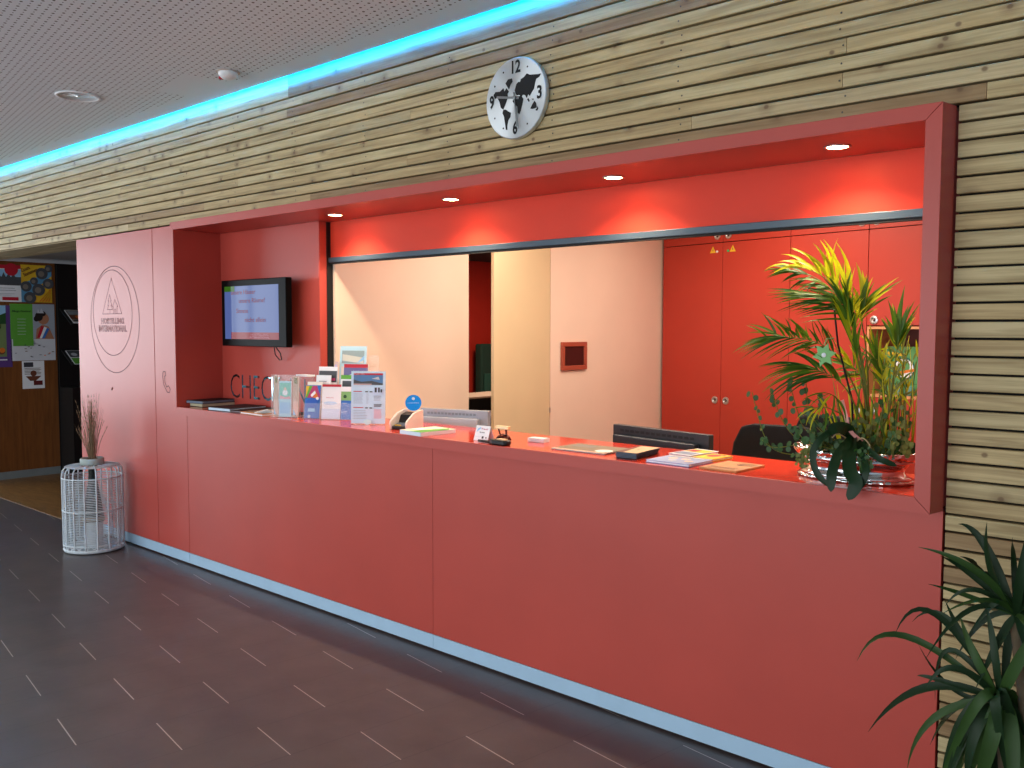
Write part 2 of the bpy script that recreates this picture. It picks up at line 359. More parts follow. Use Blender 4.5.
b = MB(); b.ct = (.9, .5, .5); b.box(-13.9, -7.205, .06, .40, 2.284, 2.31, SLAT); b.box(-13.9, -7.205, .03, .06, 2.284, 2.29, SLAT); struct(b, 'trim_1')   # wooden soffit left of the counter
b = MB(); b.box(-13.9, -7.05, .40, 3.0, 2.32, 2.35, mat('grey_ceiling', (150, 146, 144), .8)); struct(b, 'ceiling_lobby')
# rear and side walls with their windows
WALLP = mat('hall_wall_paint', (176, 176, 176), .8, noise=.02)
def window_wall(name, p0, p1, z0, z1, n, thick, seq):
    p0 = Vector((*p0, 0)); p1 = Vector((*p1, 0)); d = (p1-p0); Lh = d.length; d.normalize(); nrm = Vector((d.y, -d.x, 0))
    T = Matrix((d, nrm, ZU)).transposed().to_4x4(); T.translation = p0
    b = MB(); b.box(0, Lh, 0, thick, 0, z0, WALLP, T); b.box(0, Lh, 0, thick, z1, 3.02, WALLP, T)
    ww = Lh/n; g = .14
    for i in range(n+1): x = i*ww; b.box(max(0, x-g), min(Lh, x+g), 0, thick, z0, z1, WALLP, T)
    struct(b, name)
    for i in range(n):
        b = MB(); a, c = i*ww+g, (i+1)*ww-g; f = .05; m_ = WHITE
        b.box(a, c, .02, .08, z0, z0+f, m_, T); b.box(a, c, .02, .08, z1-f, z1, m_, T); b.box(a, a+f, .02, .08, z0+f, z1-f, m_, T); b.box(c-f, c, .02, .08, z0+f, z1-f, m_, T)
        b.box((a+c)/2-.025, (a+c)/2+.025, .02, .08, z0+f, z1-f, m_, T); struct(b, 'window_%d' % (seq+i))
window_wall('wall_rear', (4, -8.1), (-14.1, -8.1), .35, 2.78, 6, -.12, 1)
window_wall('wall_left', (-14.1, -8.1), (-14.1, .0), .35, 2.86, 3, -.12, 7)
b = MB(); b.box(3.0, 3.1, -8.1, .1, 0, 3.02, WALLP); struct(b, 'wall_right')
# ================================================================== THE COUNTER WALL
FY = -.087
def panel(mb, x0, x1, z0, z1, y0=0., y1=.02, mt=None): mb.box(x0, x1, y0, y1, z0, z1, mt or RED)
# tall cupboard on the left with engraved emblem
tc_ = thing('tall_cupboard', 'pinkish red tall cupboard with an engraved round emblem, left of the counter', 'cupboard', (-6.5, 0, 0))
b = MB(); panel(b, -7.198, -5.963, .083, 2.279); b.build('door', tc_, bevel=.0015)
b = MB(); panel(b, -5.957, -5.5325, .083, 2.279); b.build('side_panel', tc_, bevel=.0015)
b = MB(); b.box(-7.19, -5.54, .022, .35, .0, 2.27, mat('cupboard_body', (120, 40, 36), .5)); b.build('body', tc_)
b = MB(); b.box(-7.198, -5.535, .0, .02, .012, .081, ALU); b.build('plinth', tc_, label='pale blue metallic plinth')
GROOVE = mat('engraving', (92, 34, 36), .6, noise=0)
def groove_circle(mb, cx, cz, rx, rz, t=.0055, n=72):
    for i in range(n):
        a, c = 2*PI*i/n, 2*PI*(i+1)/n
        mb.poly([(cx+(rx-t/2)*math.cos(a), -.0008, cz+(rz-t/2)*math.sin(a)), (cx+(rx-t/2)*math.cos(c), -.0008, cz+(rz-t/2)*math.sin(c)),
                 (cx+(rx+t/2)*math.cos(c), -.0008, cz+(rz+t/2)*math.sin(c)), (cx+(rx+t/2)*math.cos(a), -.0008, cz+(rz+t/2)*math.sin(a))], GROOVE)
def groove_line(mb, pts, t=.0055, y=-.0008):
    for (a, c) in zip(pts, pts[1:]):
        a = Vector((a[0], y, a[1])); c = Vector((c[0], y, c[1])); d = (c-a).normalized(); n = Vector((-d.z, 0, d.x))*t/2; e = d*t/2
        mb.poly([a-n-e, c-n+e, c+n+e, a+n-e], GROOVE)
b = MB(); groove_circle(b, -6.57, 1.655, .397, .393); groove_circle(b, -6.603, 1.7055, .321, .316)
groove_line(b, [(-6.762, 1.698), (-6.604, 1.961), (-6.445, 1.698), (-6.762, 1.698)], .004)
# fir tree and hut inside the triangle
fx, fz = -6.637, 1.70
groove_line(b, [(fx, fz+.004), (fx, fz+.03), (fx-.042, fz+.03), (fx-.02, fz+.062), (fx-.034, fz+.062), (fx-.014, fz+.094), (fx-.026, fz+.094), (fx, fz+.142), (fx+.026, fz+.094), (fx+.014, fz+.094), (fx+.034, fz+.062), (fx+.02, fz+.062), (fx+.042, fz+.03), (fx, fz+.03)], .004)
hx = -6.55
groove_line(b, [(hx-.03, fz), (hx-.03, fz+.05), (hx-.042, fz+.05), (hx, fz+.102), (hx+.042, fz+.05), (hx+.03, fz+.05), (hx+.03, fz)], .004)
groove_line(b, [(hx-.01, fz), (hx-.01, fz+.032), (hx+.01, fz+.032), (hx+.01, fz)], .0035)
b.build('emblem', tc_, label='engraved circles with fir tree, hut and lettering')
def outline_text(mb, txt, cx, cz, w_, h, t=.0028):
    """outlined capitals, as engraved: rounded strokes drawn round each letter"""
    me = text_mesh(txt, 1., 0, .02)
    xs = [v.co.x for v in me.vertices]; zs = [v.co.y for v in me.vertices]; kx = w_/(max(xs)-min(xs)); kz = h/(max(zs)-min(zs)); x0 = (max(xs)+min(xs))/2; z0 = (max(zs)+min(zs))/2
    cnt = {}
    for p in me.polygons:
        vs = list(p.vertices)
        for i in range(len(vs)): e = tuple(sorted((vs[i], vs[(i+1) % len(vs)]))); cnt[e] = cnt.get(e, 0)+1
    for (i, j), c in cnt.items():
        if c == 1:
            a, q = me.vertices[i].co, me.vertices[j].co
            groove_line(mb, [(cx+(a.x-x0)*kx, cz+(a.y-z0)*kz), (cx+(q.x-x0)*kx, cz+(q.y-z0)*kz)], t)
    bpy.data.meshes.remove(me)
b = MB(); outline_text(b, 'HOSTELLING', -6.6, 1.645, .375, .042); outline_text(b, 'INTERNATIONAL', -6.6, 1.589, .46, .045); b.build('lettering', tc_)
b = MB(); b.prism([(-6.646, -.003, 1.128), (-6.634, -.003, 1.128), (-6.622, -.003, 1.15), (-6.632, -.003, 1.15)], (0, .003, 0), BLACK_M); b.build('keyhole', tc_)
# engraved telephone receiver
b = MB()
ph = [(-5.846, 1.286), (-5.838, 1.296), (-5.812, 1.294), (-5.806, 1.270), (-5.824, 1.262), (-5.820, 1.222), (-5.798, 1.190), (-5.772, 1.200), (-5.748, 1.178), (-5.760, 1.154), (-5.792, 1.156), (-5.838, 1.204), (-5.852, 1.262), (-5.846, 1.286)]
groove_line(b, ph, .006); b.build('telephone_sign', tc_, label='engraved telephone receiver outline')
# the counter itself
rc = thing('reception_counter', 'long red reception counter with a projecting red frame round its opening', 'counter', (-3.2, 0, 0))
b = MB(); panel(b, -5.528, -3.151, .083, 1.027); b.build('front_panel', rc, bevel=.001)
b = MB(); panel(b, -3.149, -.815, .083, 1.027); b.build('front_panel', rc, bevel=.001)
b = MB(); b.box(-5.530, -3.151, .0, .02, .012, .081, ALU); b.box(-3.149, -.815, .0, .02, .012, .081, ALU); b.build('plinth', rc, label='pale blue metallic plinth')
b = MB(); b.box(-5.53, -.83, .021, .34, .0, 1.026, mat('counter_core', (90, 30, 26), .6)); b.build('core', rc)
xo0, xi0, xi1, xo1 = -5.541, -5.500, -.878, -.829; zo0, zi0, zi1, zo1 = 1.028, 1.077, 2.232, 2.281; gp = .0007
def board(pts, dback, name, mt=RED, **k):
    b = MB(); b.prism([(x, FY, z) for x, z in pts], (0, dback, 0), mt); b.build(name, rc, bevel=.0012, **k)
board([(xo0+gp, zo1), (xo1-gp, zo1), (xi1-gp, zi1), (xi0+gp, zi1)], .42, 'frame_top')
board([(xo0, zo0+gp), (xi0, zi0+gp), (xi0, zi1-gp), (xo0, zo1-gp)], .42, 'frame_side')
b = MB(); f0 = [(xi1, zi0+gp), (xo1, zo0+gp), (xo1, zo1-gp), (xi1, zi1-gp)]; k1 = .0145
v0 = [(x, FY, z) for x, z in f0]; v1 = [(xi1, 0, zi0+gp), (xo1+k1, 0, zo0), (xo1+k1, 0, zo1-.0), (xi1, 0, zi1-gp)]
b.v = [Vector(p) for p in v0+v1]; [b.face(q, RED) for q in ((0, 1, 2, 3), (7, 6, 5, 4), (0, 4, 5, 1), (1, 5, 6, 2), (2, 6, 7, 3), (3, 7, 4, 0))]
b.box(xi1, xo1-.002, .0005, .333, 1.03, 2.28, RED); b.build('frame_side', rc, bevel=.0012)
b = MB(); b.prism([(xo0+gp, FY, zo0), (xi0+gp, FY, zi0), (xi1-gp, FY, zi0), (xo1-gp, FY, zo0)], (0, .012, 0), RED)
b.build('worktop_edge', rc)
b = MB(); b.box(xi0, xi1, FY+.0125, .37, zo0+.001, zi0, RED_TOP); b.build('worktop', rc, bevel=.001, label='glossy bright red worktop')
# niche on the left: back panel with the cut-out words CHECK IN
nb = MB().box(-5.499, -4.398, .25, .268, 1.0775, 2.2315, RED).build('niche_back', rc)
me = text_mesh('CHECK IN', 1., .5, -.012); xs = [v.co.x for v in me.vertices]; ys = [v.co.y for v in me.vertices]
CUT = mat('cut_edge', (170, 215, 225), .08, metal=1., noise=0)
kx = (5.400-4.545)/(max(xs)-min(xs)); kz = .16/(max(ys)-min(ys)); xm = (max(xs)+min(xs))/2; ym = (max(ys)+min(ys))/2
tb = MB(); T = Matrix(((kx, 0, 0, -4.9725-xm*kx), (0, 0, -.03, .250), (0, kz, 0, 1.207-ym*kz), (0, 0, 0, 1))); tb.add_mesh(me, T, CUT); bpy.data.meshes.remove(me)
to = tb.build('lettering', rc)
bm_ = nb.modifiers.new('cut', 'BOOLEAN'); bm_.object = to; bm_.operation = 'DIFFERENCE'; bm_.solver = 'EXACT'
nb.data.materials.append(CUT)
dg = bpy.context.evaluated_depsgraph_get(); dg.update(); nm = bpy.data.meshes.new_from_object(nb.evaluated_get(dg)); nb.modifiers.clear(); nb.data = nm; bpy.data.objects.remove(to)
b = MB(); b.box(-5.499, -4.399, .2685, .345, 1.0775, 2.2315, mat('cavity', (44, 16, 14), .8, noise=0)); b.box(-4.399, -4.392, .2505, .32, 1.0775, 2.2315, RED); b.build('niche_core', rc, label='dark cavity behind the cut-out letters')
# fascia over the opening and the rolled up shutter bar
b = MB(); b.box(-4.386, xi1, .33, .36, 2.020, 2.2315, mat('red_fascia', (222, 66, 44), .45, spec=.25, noise=.03, nscale=3)); b.build('fascia', rc)
rs = thing('roller_shutter', 'dark blue-grey shutter rail across the top of the opening', 'shutter', (-2.6, .33, 1.08))
b = MB(); b.box(-4.386, xi1, .312, .345, 1.990, 2.019, RAIL); b.build('bottom_bar', rs, bevel=.002)
b = MB(); b.box(-4.386, xi1, .318, .340, 1.980, 1.990, BLACK_M); b.build('gasket', rs)
b = MB(); b.box(-4.398, -4.3865, .303, .345, 1.0775, 2.2305, BLACK_M); b.build('guide_rail', rs)
DLG = mat('lamp_glow', (255, 232, 200), .5, noise=0, emit=14)
for i, (dx, dy) in enumerate(DOWN):
    t = thing('downlight', ['recessed downlight nearest the television niche', 'second recessed downlight from the television niche', 'recessed downlight left of the one over the palm', 'recessed downlight above the palm, rightmost of four'][i], 'lamp', (dx, dy, 2.232), 'downlights in the frame soffit')
    b = MB(); b.lathe([(.036, 2.2318), (.046, 2.2318), (.046, 2.2285), (.040, 2.2275), (.036, 2.2290), (.036, 2.2318)], (dx, dy, 0), STEEL, 28); b.build('ring', t, smooth=True)
    b = MB(); b.lathe([(.0001, 2.2300), (.036, 2.2300)], (dx, dy, 0), DLG, 24); b.build('lens', t)
# ================================================================== THE OFFICE
XW = -4.37
b = MB(); b.box(XW-.1, XW, .346, 1.50, 0, 2.74, CREAM); b.box(XW-.1, XW, 2.41, 4.4, 0, 2.74, CREAM); b.box(XW-.1, XW, 1.50, 2.41, 2.35, 2.74, CREAM); struct(b, 'wall_office_left')
b = MB(); b.box(-7.0, .2, .361, 4.9, 2.74, 2.78, CREAM); struct(b, 'ceiling_office')
b = MB(); b.box(-4.4, .2, 4.42, 4.5, 0, 2.74, CREAM); struct(b, 'wall_office_back')
b = MB(); b.box(-.3, -.2, .36, 4.4, 0, 2.74, CREAM); b.box(-.87, -.2, .335, .36, 0, 2.74, CREAM); struct(b, 'wall_office_right')
b = MB(); b.box(-4.37, -.87, .345, .36, 2.24, 2.74, CREAM); b.box(-4.37, -.87, .345, .36, 0, 1.02, CREAM); struct(b, 'wall_office_front')
# door leaf, ajar by a hand's breadth
hg = Vector((XW, 2.405, 0)); an = math.radians(13.3); dl = thing('door_1', 'cream door leaf standing ajar', 'door', hg); 
for k_ in ('label', 'category'): del dl[k_]
dl['kind'] = 'structure'
d = Vector((math.sin(an), -math.cos(an), 0)); n_ = Vector((math.cos(an), math.sin(an), 0)); T = Matrix((d, n_, ZU)).transposed().to_4x4(); T.translation = hg
b = MB(); b.box(.0, .89, -.022, 0, .01, 2.345, CREAM_D, T); b.build('door_leaf', dl, bevel=.002)
b = MB(); b.box(-.004, .012, .0, .006, .94, .98, STEEL, T); b.build('hinge', dl)
# room beyond the door
RR = mat('deep_red_wall', (176, 38, 22), .6, noise=.03)
b = MB(); b.box(-6.95, -6.90, 1.2, 4.9, 0, 2.34, RR); struct(b, 'wall_back_room')
b = MB(); b.box(-6.9, -4.47, 4.85, 4.9, 0, 2.34, RR); b.box(-6.9, -4.47, 1.2, 1.25, 0, 2.34, DARK); b.box(-6.9, -4.47, 1.2, 4.9, 2.34, 2.40, mat('dark_ceiling', (38, 30, 28), .9)); struct(b, 'wall_back_room_side')
area('back_room_fill', (-5.4, 3.1, 2.32), (0, 0, 0), .4, .4, 45, (1, .8, .6))  # unseen light added to brighten the red wall past the door
GC = mat('dark_green_cloth', (22, 52, 42), .8); GC2 = mat('teal_cloth', (30, 74, 62), .8)
cy = atx(480, 345, -6.7).y
t = thing('green_chair', 'tall dark green chair back seen through the gap of the door', 'chair', (-6.6, cy+.4, 0))
b = MB(); b.box(-6.78, -6.68, cy, cy+.62, .8, 1.425, GC); b.build('backrest', t, bevel=.02)
b = MB(); b.box(-6.78, -6.3, cy+.0, cy+.62, .45, .6, GC2); b.build('seat', t, bevel=.02)
b = MB(); b.box(-6.67, -6.655, cy+.03, cy+.6, .85, 1.10, GC2); b.build('back_cushion', t, bevel=.006, label='teal lower back cushion')
for yy in (cy+.04, cy+.55):
    for xx in (-6.74, -6.36): MB().box(xx, xx+.05, yy, yy+.05, 0, .45, BLACK_M).build('leg', t)
t = thing('low_shelf', 'dark low shelf unit with thin light edges behind the open door', 'shelf', (-5.6, 3.0, 0))
yy0, yy1 = 2.2, 3.6
b = MB(); b.box(-5.75, -5.35, yy0, yy1, 0, .04, BLACK_M); b.box(-5.75, -5.73, yy0, yy1, 0, .985, BLACK_M); b.box(-5.75, -5.35, yy0, yy0+.02, 0, .985, BLACK_M); b.box(-5.75, -5.35, yy1-.02, yy1, 0, .985, BLACK_M); b.build('carcass', t)
for zz in (.985, .80): MB().box(-5.74, -5.34, yy0, yy1, zz, zz+.014, mat('shelf_edge', (150, 128, 112), .6)).build('shelf_board', t)
o = MB().box(-5.62, -5.37, 2.72, 3.0, .8145, .84, WHITE_P).build('paper_stack', bevel=.002); tag(o, 'white paper stack on the dark shelf seen through the door gap', 'paper')
# ceiling lamps of the office
for i, (lx, ly) in enumerate(((-3.2, 1.5), (-1.7, 1.7), (-2.95, 3.0))):
    t = thing('ceiling_light', ['white office ceiling lamp nearer the cream door', 'white office ceiling lamp above the desk chairs', 'added white ceiling lamp brightening the red cabinets and cream wall'][i], 'lamp', (lx, ly, 2.74), 'office ceiling lamps')
    MB().box(lx-.62, lx+.62, ly-.18, ly+.18, 2.70, 2.7395, WHITE).build('housing', t, bevel=.004)
    MB().box(lx-.6, lx+.6, ly-.16, ly+.16, 2.696, 2.6995, mat('office_diffuser', (255, 226, 186), .5, noise=0, emit=3)).build('diffuser', t)
# framed control box on the cream wall
t = thing('wall_frame', 'small square copper-red frame with dark centre on the cream wall', 'frame', (XW, 2.7, 1.375))
b = MB(); a0, a1, c0, c1 = 2.535, 2.862, 1.264, 1.489; rim = .036; CP = mat('copper_frame', (166, 78, 58), .45)
for q in ((a0, a1, c1-rim, c1), (a0, a1, c0, c0+rim), (a0, a0+rim, c0+rim, c1-rim), (a1-rim, a1, c0+rim, c1-rim)): b.box(XW+.0005, XW+.022, q[0], q[1], q[2], q[3], CP)
b.build('frame', t, bevel=.004)
MB().box(XW+.0005, XW+.010, a0+rim, a1-rim, c0+rim, c1-rim, mat('dark_maroon', (62, 22, 20), .4)).build('centre_panel', t)
# red cabinets along the back, set square to the building grid
UA = Vector((math.cos(.153), -math.sin(.153), 0)); UN = Vector((math.sin(.153), math.cos(.153), 0)); O_ = Vector((-4.348, 4.0, 0))
TC = Matrix((UA, UN, ZU)).transposed().to_4x4(); TC.translation = O_
DW = .658/ math.cos(.153)*1.0 *.985
def rosette(mb, x, z):
    Tm = TC @ Matrix.Translation((x, 0, z)) @ Matrix.Rotation(PI/2, 4, 'X')
    c = Tm.translation; R3 = Tm.to_3x3()
    mb.lathe([(.012, .001), (.012, .004), (.020, .010), (.030, .008), (.033, 0)], c, STEEL, 20, T=R3)
    mb.lathe([(.0001, .0022), (.012, .002)], c, BLACK_M, 16, T=R3)
    mb.box(-.007, .007, -.003, .003, .002, .012, CHROME, Tm)
def cabinet(idx, label, shelf=False):
    x0 = idx*2*DW; base = TC @ Vector((x0+DW, .2, 0)); t = thing('tall_cabinet', label, 'cabinet', base, 'red office cabinets')
    g = .0025
    b = MB(); b.box(x0+.001, x0+2*DW-.001, .025, .40, .0, .1, BLACK_M, TC)
    b.box(x0+.001, x0+.02, .0215, .40, .1, 2.735, RED_CAB, TC); b.box(x0+2*DW-.02, x0+2*DW-.001, .0215, .40, .1, 2.735, RED_CAB, TC); b.box(x0+.02, x0+2*DW-.02, .38, .40, .1, 2.735, RED_CAB, TC)
    if not shelf: b.box(x0+.02, x0+2*DW-.02, .0225, .03, .1, 2.735, DARK, TC)
    else:
        b.box(x0+.02, x0+DW, .0225, .03, .1, 2.735, DARK, TC); b.box(x0+DW, x0+2*DW-.02, .0225, .03, 1.64, 2.735, DARK, TC); b.box(x0+DW, x0+2*DW-.02, .0225, .03, .1, 1.09, DARK, TC)
    b.build('carcass', t)
    for k in range(2):
        a, c = x0+k*DW+g, x0+(k+1)*DW-g
        hxx = c-.055 if k == 0 else a+.055
        rows = [(.1, 2.328)] if not (shelf and k == 1) else [(1.625, 2.328), (.1, 1.095)]
        for (za, zb) in rows:
            dd = MB().box(a, c, 0, .02, za, zb, RED_CAB, TC).build('door', t, bevel=.0015)
            hz = .984 if za < .5 and zb > 1.2 else (1.665 if za > 1 else .99)
            r = MB(); rosette(r, hxx, hz); r.build('door_knob', dd, smooth=False)
        dd = MB().box(a, c, 0, .02, 2.334, 2.733, RED_CAB, TC).build('door', t, bevel=.0015)
        r = MB(); rosette(r, hxx, 2.388); r.build('door_knob', dd)
        if idx == 0:
            q = hxx-.045 if k == 0 else hxx+.045; q2 = q-.02*(1 if k == 0 else -1)
            s_ = MB(); zt = 2.272
            s_.poly([TC @ Vector((q-.032, -.001, zt-.026)), TC @ Vector((q+.032, -.001, zt-.026)), TC @ Vector((q, -.001, zt+.03))], PYEL)
            s_.poly([TC @ Vector((q-.004, -.0014, zt-.01)), TC @ Vector((q+.004, -.0014, zt-.01)), TC @ Vector((q, -.0014, zt+.014))], INK); s_.build('warning_sticker', t)
            c_ = TC @ Vector((hxx, 0, 2.255)); R3 = (TC @ Matrix.Rotation(PI/2, 4, 'X')).to_3x3()
            s_ = MB(); s_.lathe([(.010, 0), (.010, .006), (.0001, .009)], c_, WHITE if k == 0 else mat('green_lens', (60, 190, 110), .3), 14, T=R3); s_.build('indicator', t, label=['white round indicator', 'green round indicator'][k])
    if shelf:
        b = MB(); a, c = x0+DW, x0+2*DW
        b.box(a+.004, c-.004, 0, .37, 1.598, 1.617, SHELFW, TC); b.box(a+.004, c-.004, 0, .37, 1.098, 1.117, SHELFW, TC); b.box(a+.004, a+.022, 0, .37, 1.117, 1.598, SHELFW, TC); b.box(c-.022, c-.004, 0, .37, 1.117, 1.598, SHELFW, TC)
        b.box(a+.022, c-.022, .36, .37, 1.117, 1.598, mat('shelf_back', (92, 36, 22), .6), TC); b.build('open_shelf', t, label='open shelf with light wood edges')
    return t
cabinet(0, 'red double-door cabinet with two yellow warning stickers, beside the cream wall')
cabinet(1, 'red cabinet with an open wood-edged shelf, behind the palm', True)
cabinet(2, 'red double-door cabinet hidden behind the right post of the frame')
sx0 = 3*DW
b = MB(); s_ = None; t = thing('green_board', 'green card with a round white and orange emblem on the cabinet shelf', 'card', TC @ Vector((sx0+.25, .12, 1.1175)))
b.box(sx0+.08, sx0+.42, .12, .135, 1.1175, 1.47, P('leaf_green', (84, 150, 92)), TC); b.build('card', t)
b = MB(); S = Sheet(b, TC @ Vector((sx0+.08, .1195, 1.1175)), UA, ZU, .34, .35)
S.disc(.45, .55, .25, P('teal', (20, 100, 84))); S.disc(.45, .55, .21, WHITE_P); S.disc(.45, .58, .13, P('leaf_green', (84, 150, 92))); S.disc(.45, .58, .035, PRED); S.poly([(.2, .40), (.7, .50), (.7, .56), (.2, .46)], PORG)
S.poly([(.08, .9), (.5, .86), (.5, .80), (.08, .84)], PYEL); S.text('Leaf', .5, .92, .05, PDG); S.lines(.15, .75, .22, .28, 2, PDG, .3)
b.build('emblem', t)
for q in range(3):
    o = MB().lathe([(.0001, 0), (.028, 0), (.034, .03), (.028, .065), (.0001, .07)], TC @ Vector((sx0+.22+.09*q, .06, 1.1175)), [mat('cup_aqua', (110, 170, 160), .4), mat('cup_teal', (90, 150, 140), .4), mat('cup_pink', (226, 170, 160), .5)][q], 18).build('cup', smooth=True)
    tag(o, ['pale aqua cup on the cabinet shelf behind the palm stems', 'teal cup on the cabinet shelf, between the two others', 'pink cup on the cabinet shelf in front of the green card'][q], 'cup', 'cups on the cabinet shelf')
# ---- desk behind the counter, monitors, chairs
t = thing('office_desk', 'office desk behind the red counter', 'desk', (-2.4, .75, 0))
DSK = mat('desk_top', (200, 190, 176), .5)
MB().box(-4.2, -.95, .375, 1.0, .71, .74, DSK).build('desk_top', t, bevel=.003)
for xx in (-4.15, -2.6, -1.0): MB().box(xx, xx+.04, .42, .95, 0, .71, GREY).build('leg', t)
def monitor(name_label, pL, pR, Y, ztop, zbot, mbody, msc):
    L_ = at(*pL, Y); R_ = at(*pR, Y); return L_, R_
def make_monitor(label, xl, xr, yl, yr, zt, h, mb_, m2):
    L_ = Vector((xl, yl, 0)); R_ = Vector((xr, yr, 0)); u = (R_-L_); W = u.length; u.normalize(); n = Vector((-u.y, u.x, 0))
    T = Matrix((u, n, ZU)).transposed().to_4x4(); T.translation = L_
    t = thing('monitor', label, 'monitor', T @ Vector((W/2, .05, .74)))
    MB().box(0, W, 0, .035, zt-h, zt, mb_, T).build('housing', t, bevel=.004)
    b = MB(); b.box(.03, W-.05, -.035, -.0005, zt-h+.04, zt-.045, m2, T); b.build('back_cover', t, bevel=.006)
    b = MB(); b.box(.02, W-.02, .0355, .037, zt-h+.02, zt-.02, BLACK, T); b.build('screen', t)
    b = MB()
    for q in range(14): b.box(.05+q*(W-.12)/14, .05+(q+.7)*(W-.12)/14, -.0015, -.0004, zt-.03, zt-.018, GREY if mb_ is SILV else BLACK_M, T)
    b.build('vents', t)
    MB().box(W/2-.03, W/2+.03, -.06, -.036, .755, zt-h/2, m2, T).build('stand', t, bevel=.004)
    MB().box(W/2-.13, W/2+.13, -.08, .12, .741, .755, m2, T).build('base', t, bevel=.004)
p = at(420, 408, .50); q = at(488, 416, .62)
SILV = mat('silver_grey', (150, 158, 172), .4, metal=.2); 
make_monitor('grey silver monitor seen from behind, beside the card terminal', p.x, q.x, .50, .62, p.z, .33, SILV, mat('silver_light', (176, 182, 196), .4, metal=.2))
p = at(613, 424, .56); q = at(709, 433, .47)
make_monitor('black monitor seen from behind, in front of the red cabinets', p.x, q.x, .56, .47, p.z, .33, mat('monitor_black', (22, 26, 32), .35, noise=0), mat('monitor_black_2', (30, 34, 42), .4, noise=0))
CH = mat('chair_fabric', (22, 21, 22), .85, noise=.1, nscale=60)
def office_chair(label, cx, cy, zt, wdt, rot):
    T = Matrix.Translation((cx, cy, 0)) @ Matrix.Rotation(rot, 4, 'Z'); t = thing('office_chair', label, 'chair', (cx, cy, 0), 'black office chairs')
    b = MB(); pts = []
    for (x, z) in ((-.5, -.5), (-.5, -.1), (-.44, .3), (-.36, .47), (-.25, .5), (.25, .5), (.36, .47), (.44, .3), (.5, -.1), (.5, -.5)): pts.append(T @ Vector((x*wdt, -.22, zt-.25+z*.5)))
    b.prism(pts, T.to_3x3() @ Vector((0, .06, 0)), CH); b.build('backrest', t, bevel=.012)
    b = MB(); b.box(-.23, .23, -.15, .28, .44, .52, CH, T); b.build('seat', t, bevel=.03)
    b = MB(); b.tube([T @ Vector((0, -.24, .8)), T @ Vector((0, -.24, .42)), T @ Vector((0, 0, .42))], .018, BLACK); b.build('back_support', t)
    b = MB(); b.tube([T @ Vector((0, 0, .44)), T @ Vector((0, 0, .1))], .025, STEEL); b.build('gas_column', t)
    for k in range(5):
        a = 2*PI*k/5; b = MB(); b.tube([T @ Vector((0, 0, .12)), T @ Vector((.28*math.cos(a), .28*math.sin(a), .08))], .018, BLACK); l_ = b.build('leg', t)
        b = MB(); b.tube([T @ Vector((.28*math.cos(a), .28*math.sin(a)-.02, .03)), T @ Vector((.28*math.cos(a), .28*math.sin(a)+.02, .03))], .03, BLACK, 12); b.build('castor', l_)
p = at(772, 427, 1.05); office_chair('black office chair back between the black monitor and the palm', p.x-.03, 1.33, p.z, .50, .10)
p = at(815, 415, 1.9); office_chair('black office chair hidden mostly behind the trailing plant', p.x+.12, 2.1, p.z, .5, -.2)
# ================================================================== TELEVISION
tv = thing('television', 'black wall-mounted television with a blue picture in the red niche', 'television', (-4.9, .19, 1.69))
x0, x1, z0, z1 = -5.275, -4.550, 1.480, 1.902
MB().box(x0, x1, .12, .165, z0, z1, mat('tv_gloss_black', (4, 4, 5), .35, noise=0, spec=.08)).build('housing', tv, bevel=.004)
MB().box(x0+.08, x1-.08, .166, .20, z0+.06, z1-.06, BLACK).build('back_cover', tv, bevel=.006)
def scr(n, c):
    M = mat('screen_'+n, (4, 4, 6), .05, noise=0, spec=.14); b_ = M.node_tree.nodes['Principled BSDF']; b_.inputs['Emission Color'].default_value = (*lin(c), 1); b_.inputs['Emission Strength'].default_value = .75; return M
SCR = scr('blue', (92, 112, 176))
b = MB(); S = Sheet(b, (x0+.04, .1198, z0+.045), XU, ZU, x1-x0-.115, z1-z0-.085)
S.rect(0, 0, 1, 1, SCR); E_ = lambda n, c: scr(n, c)
S.rect(.12, .0, 1.0, .13, E_('red', (150, 24, 34))); S.rect(.0, .9, .2, 1., E_('green', (60, 110, 30)))
S.text('unsere Häuser', .36, .88, .085, E_('brown', (130, 40, 60)), .01, width=.46)
S.text('unsere Räume!', .52, .72, .085, E_('brown', (130, 40, 60)), .01, width=.48)
S.text('Sinnese', .34, .53, .085, E_('brown', (130, 40, 60)), .01, width=.22)
S.text('nicht allein', .58, .36, .085, E_('brown', (130, 40, 60)), .01, width=.38)
S.text('HOSTELLING', .66, .085, .04, E_('pinkish', (200, 130, 150)), .0, width=.32); S.text('INTERNATIONAL', .66, .035, .035, E_('pinkish', (200, 130, 150)), .0, width=.36)
b.build('picture', tv, label='blue picture with red writing and red bar')
MB().box(-4.97, -4.83, .2005, .2495, 1.62, 1.78, BLACK).build('wall_bracket', tv)
b = MB(); b.tube([(-4.74, .17, 1.48), (-4.735, .2, 1.44), (-4.75, .22, 1.40), (-4.78, .225, 1.395), (-4.79, .2, 1.43), (-4.77, .18, 1.475)], .0035, BLACK, 6); b.build('cable', tv, smooth=True)
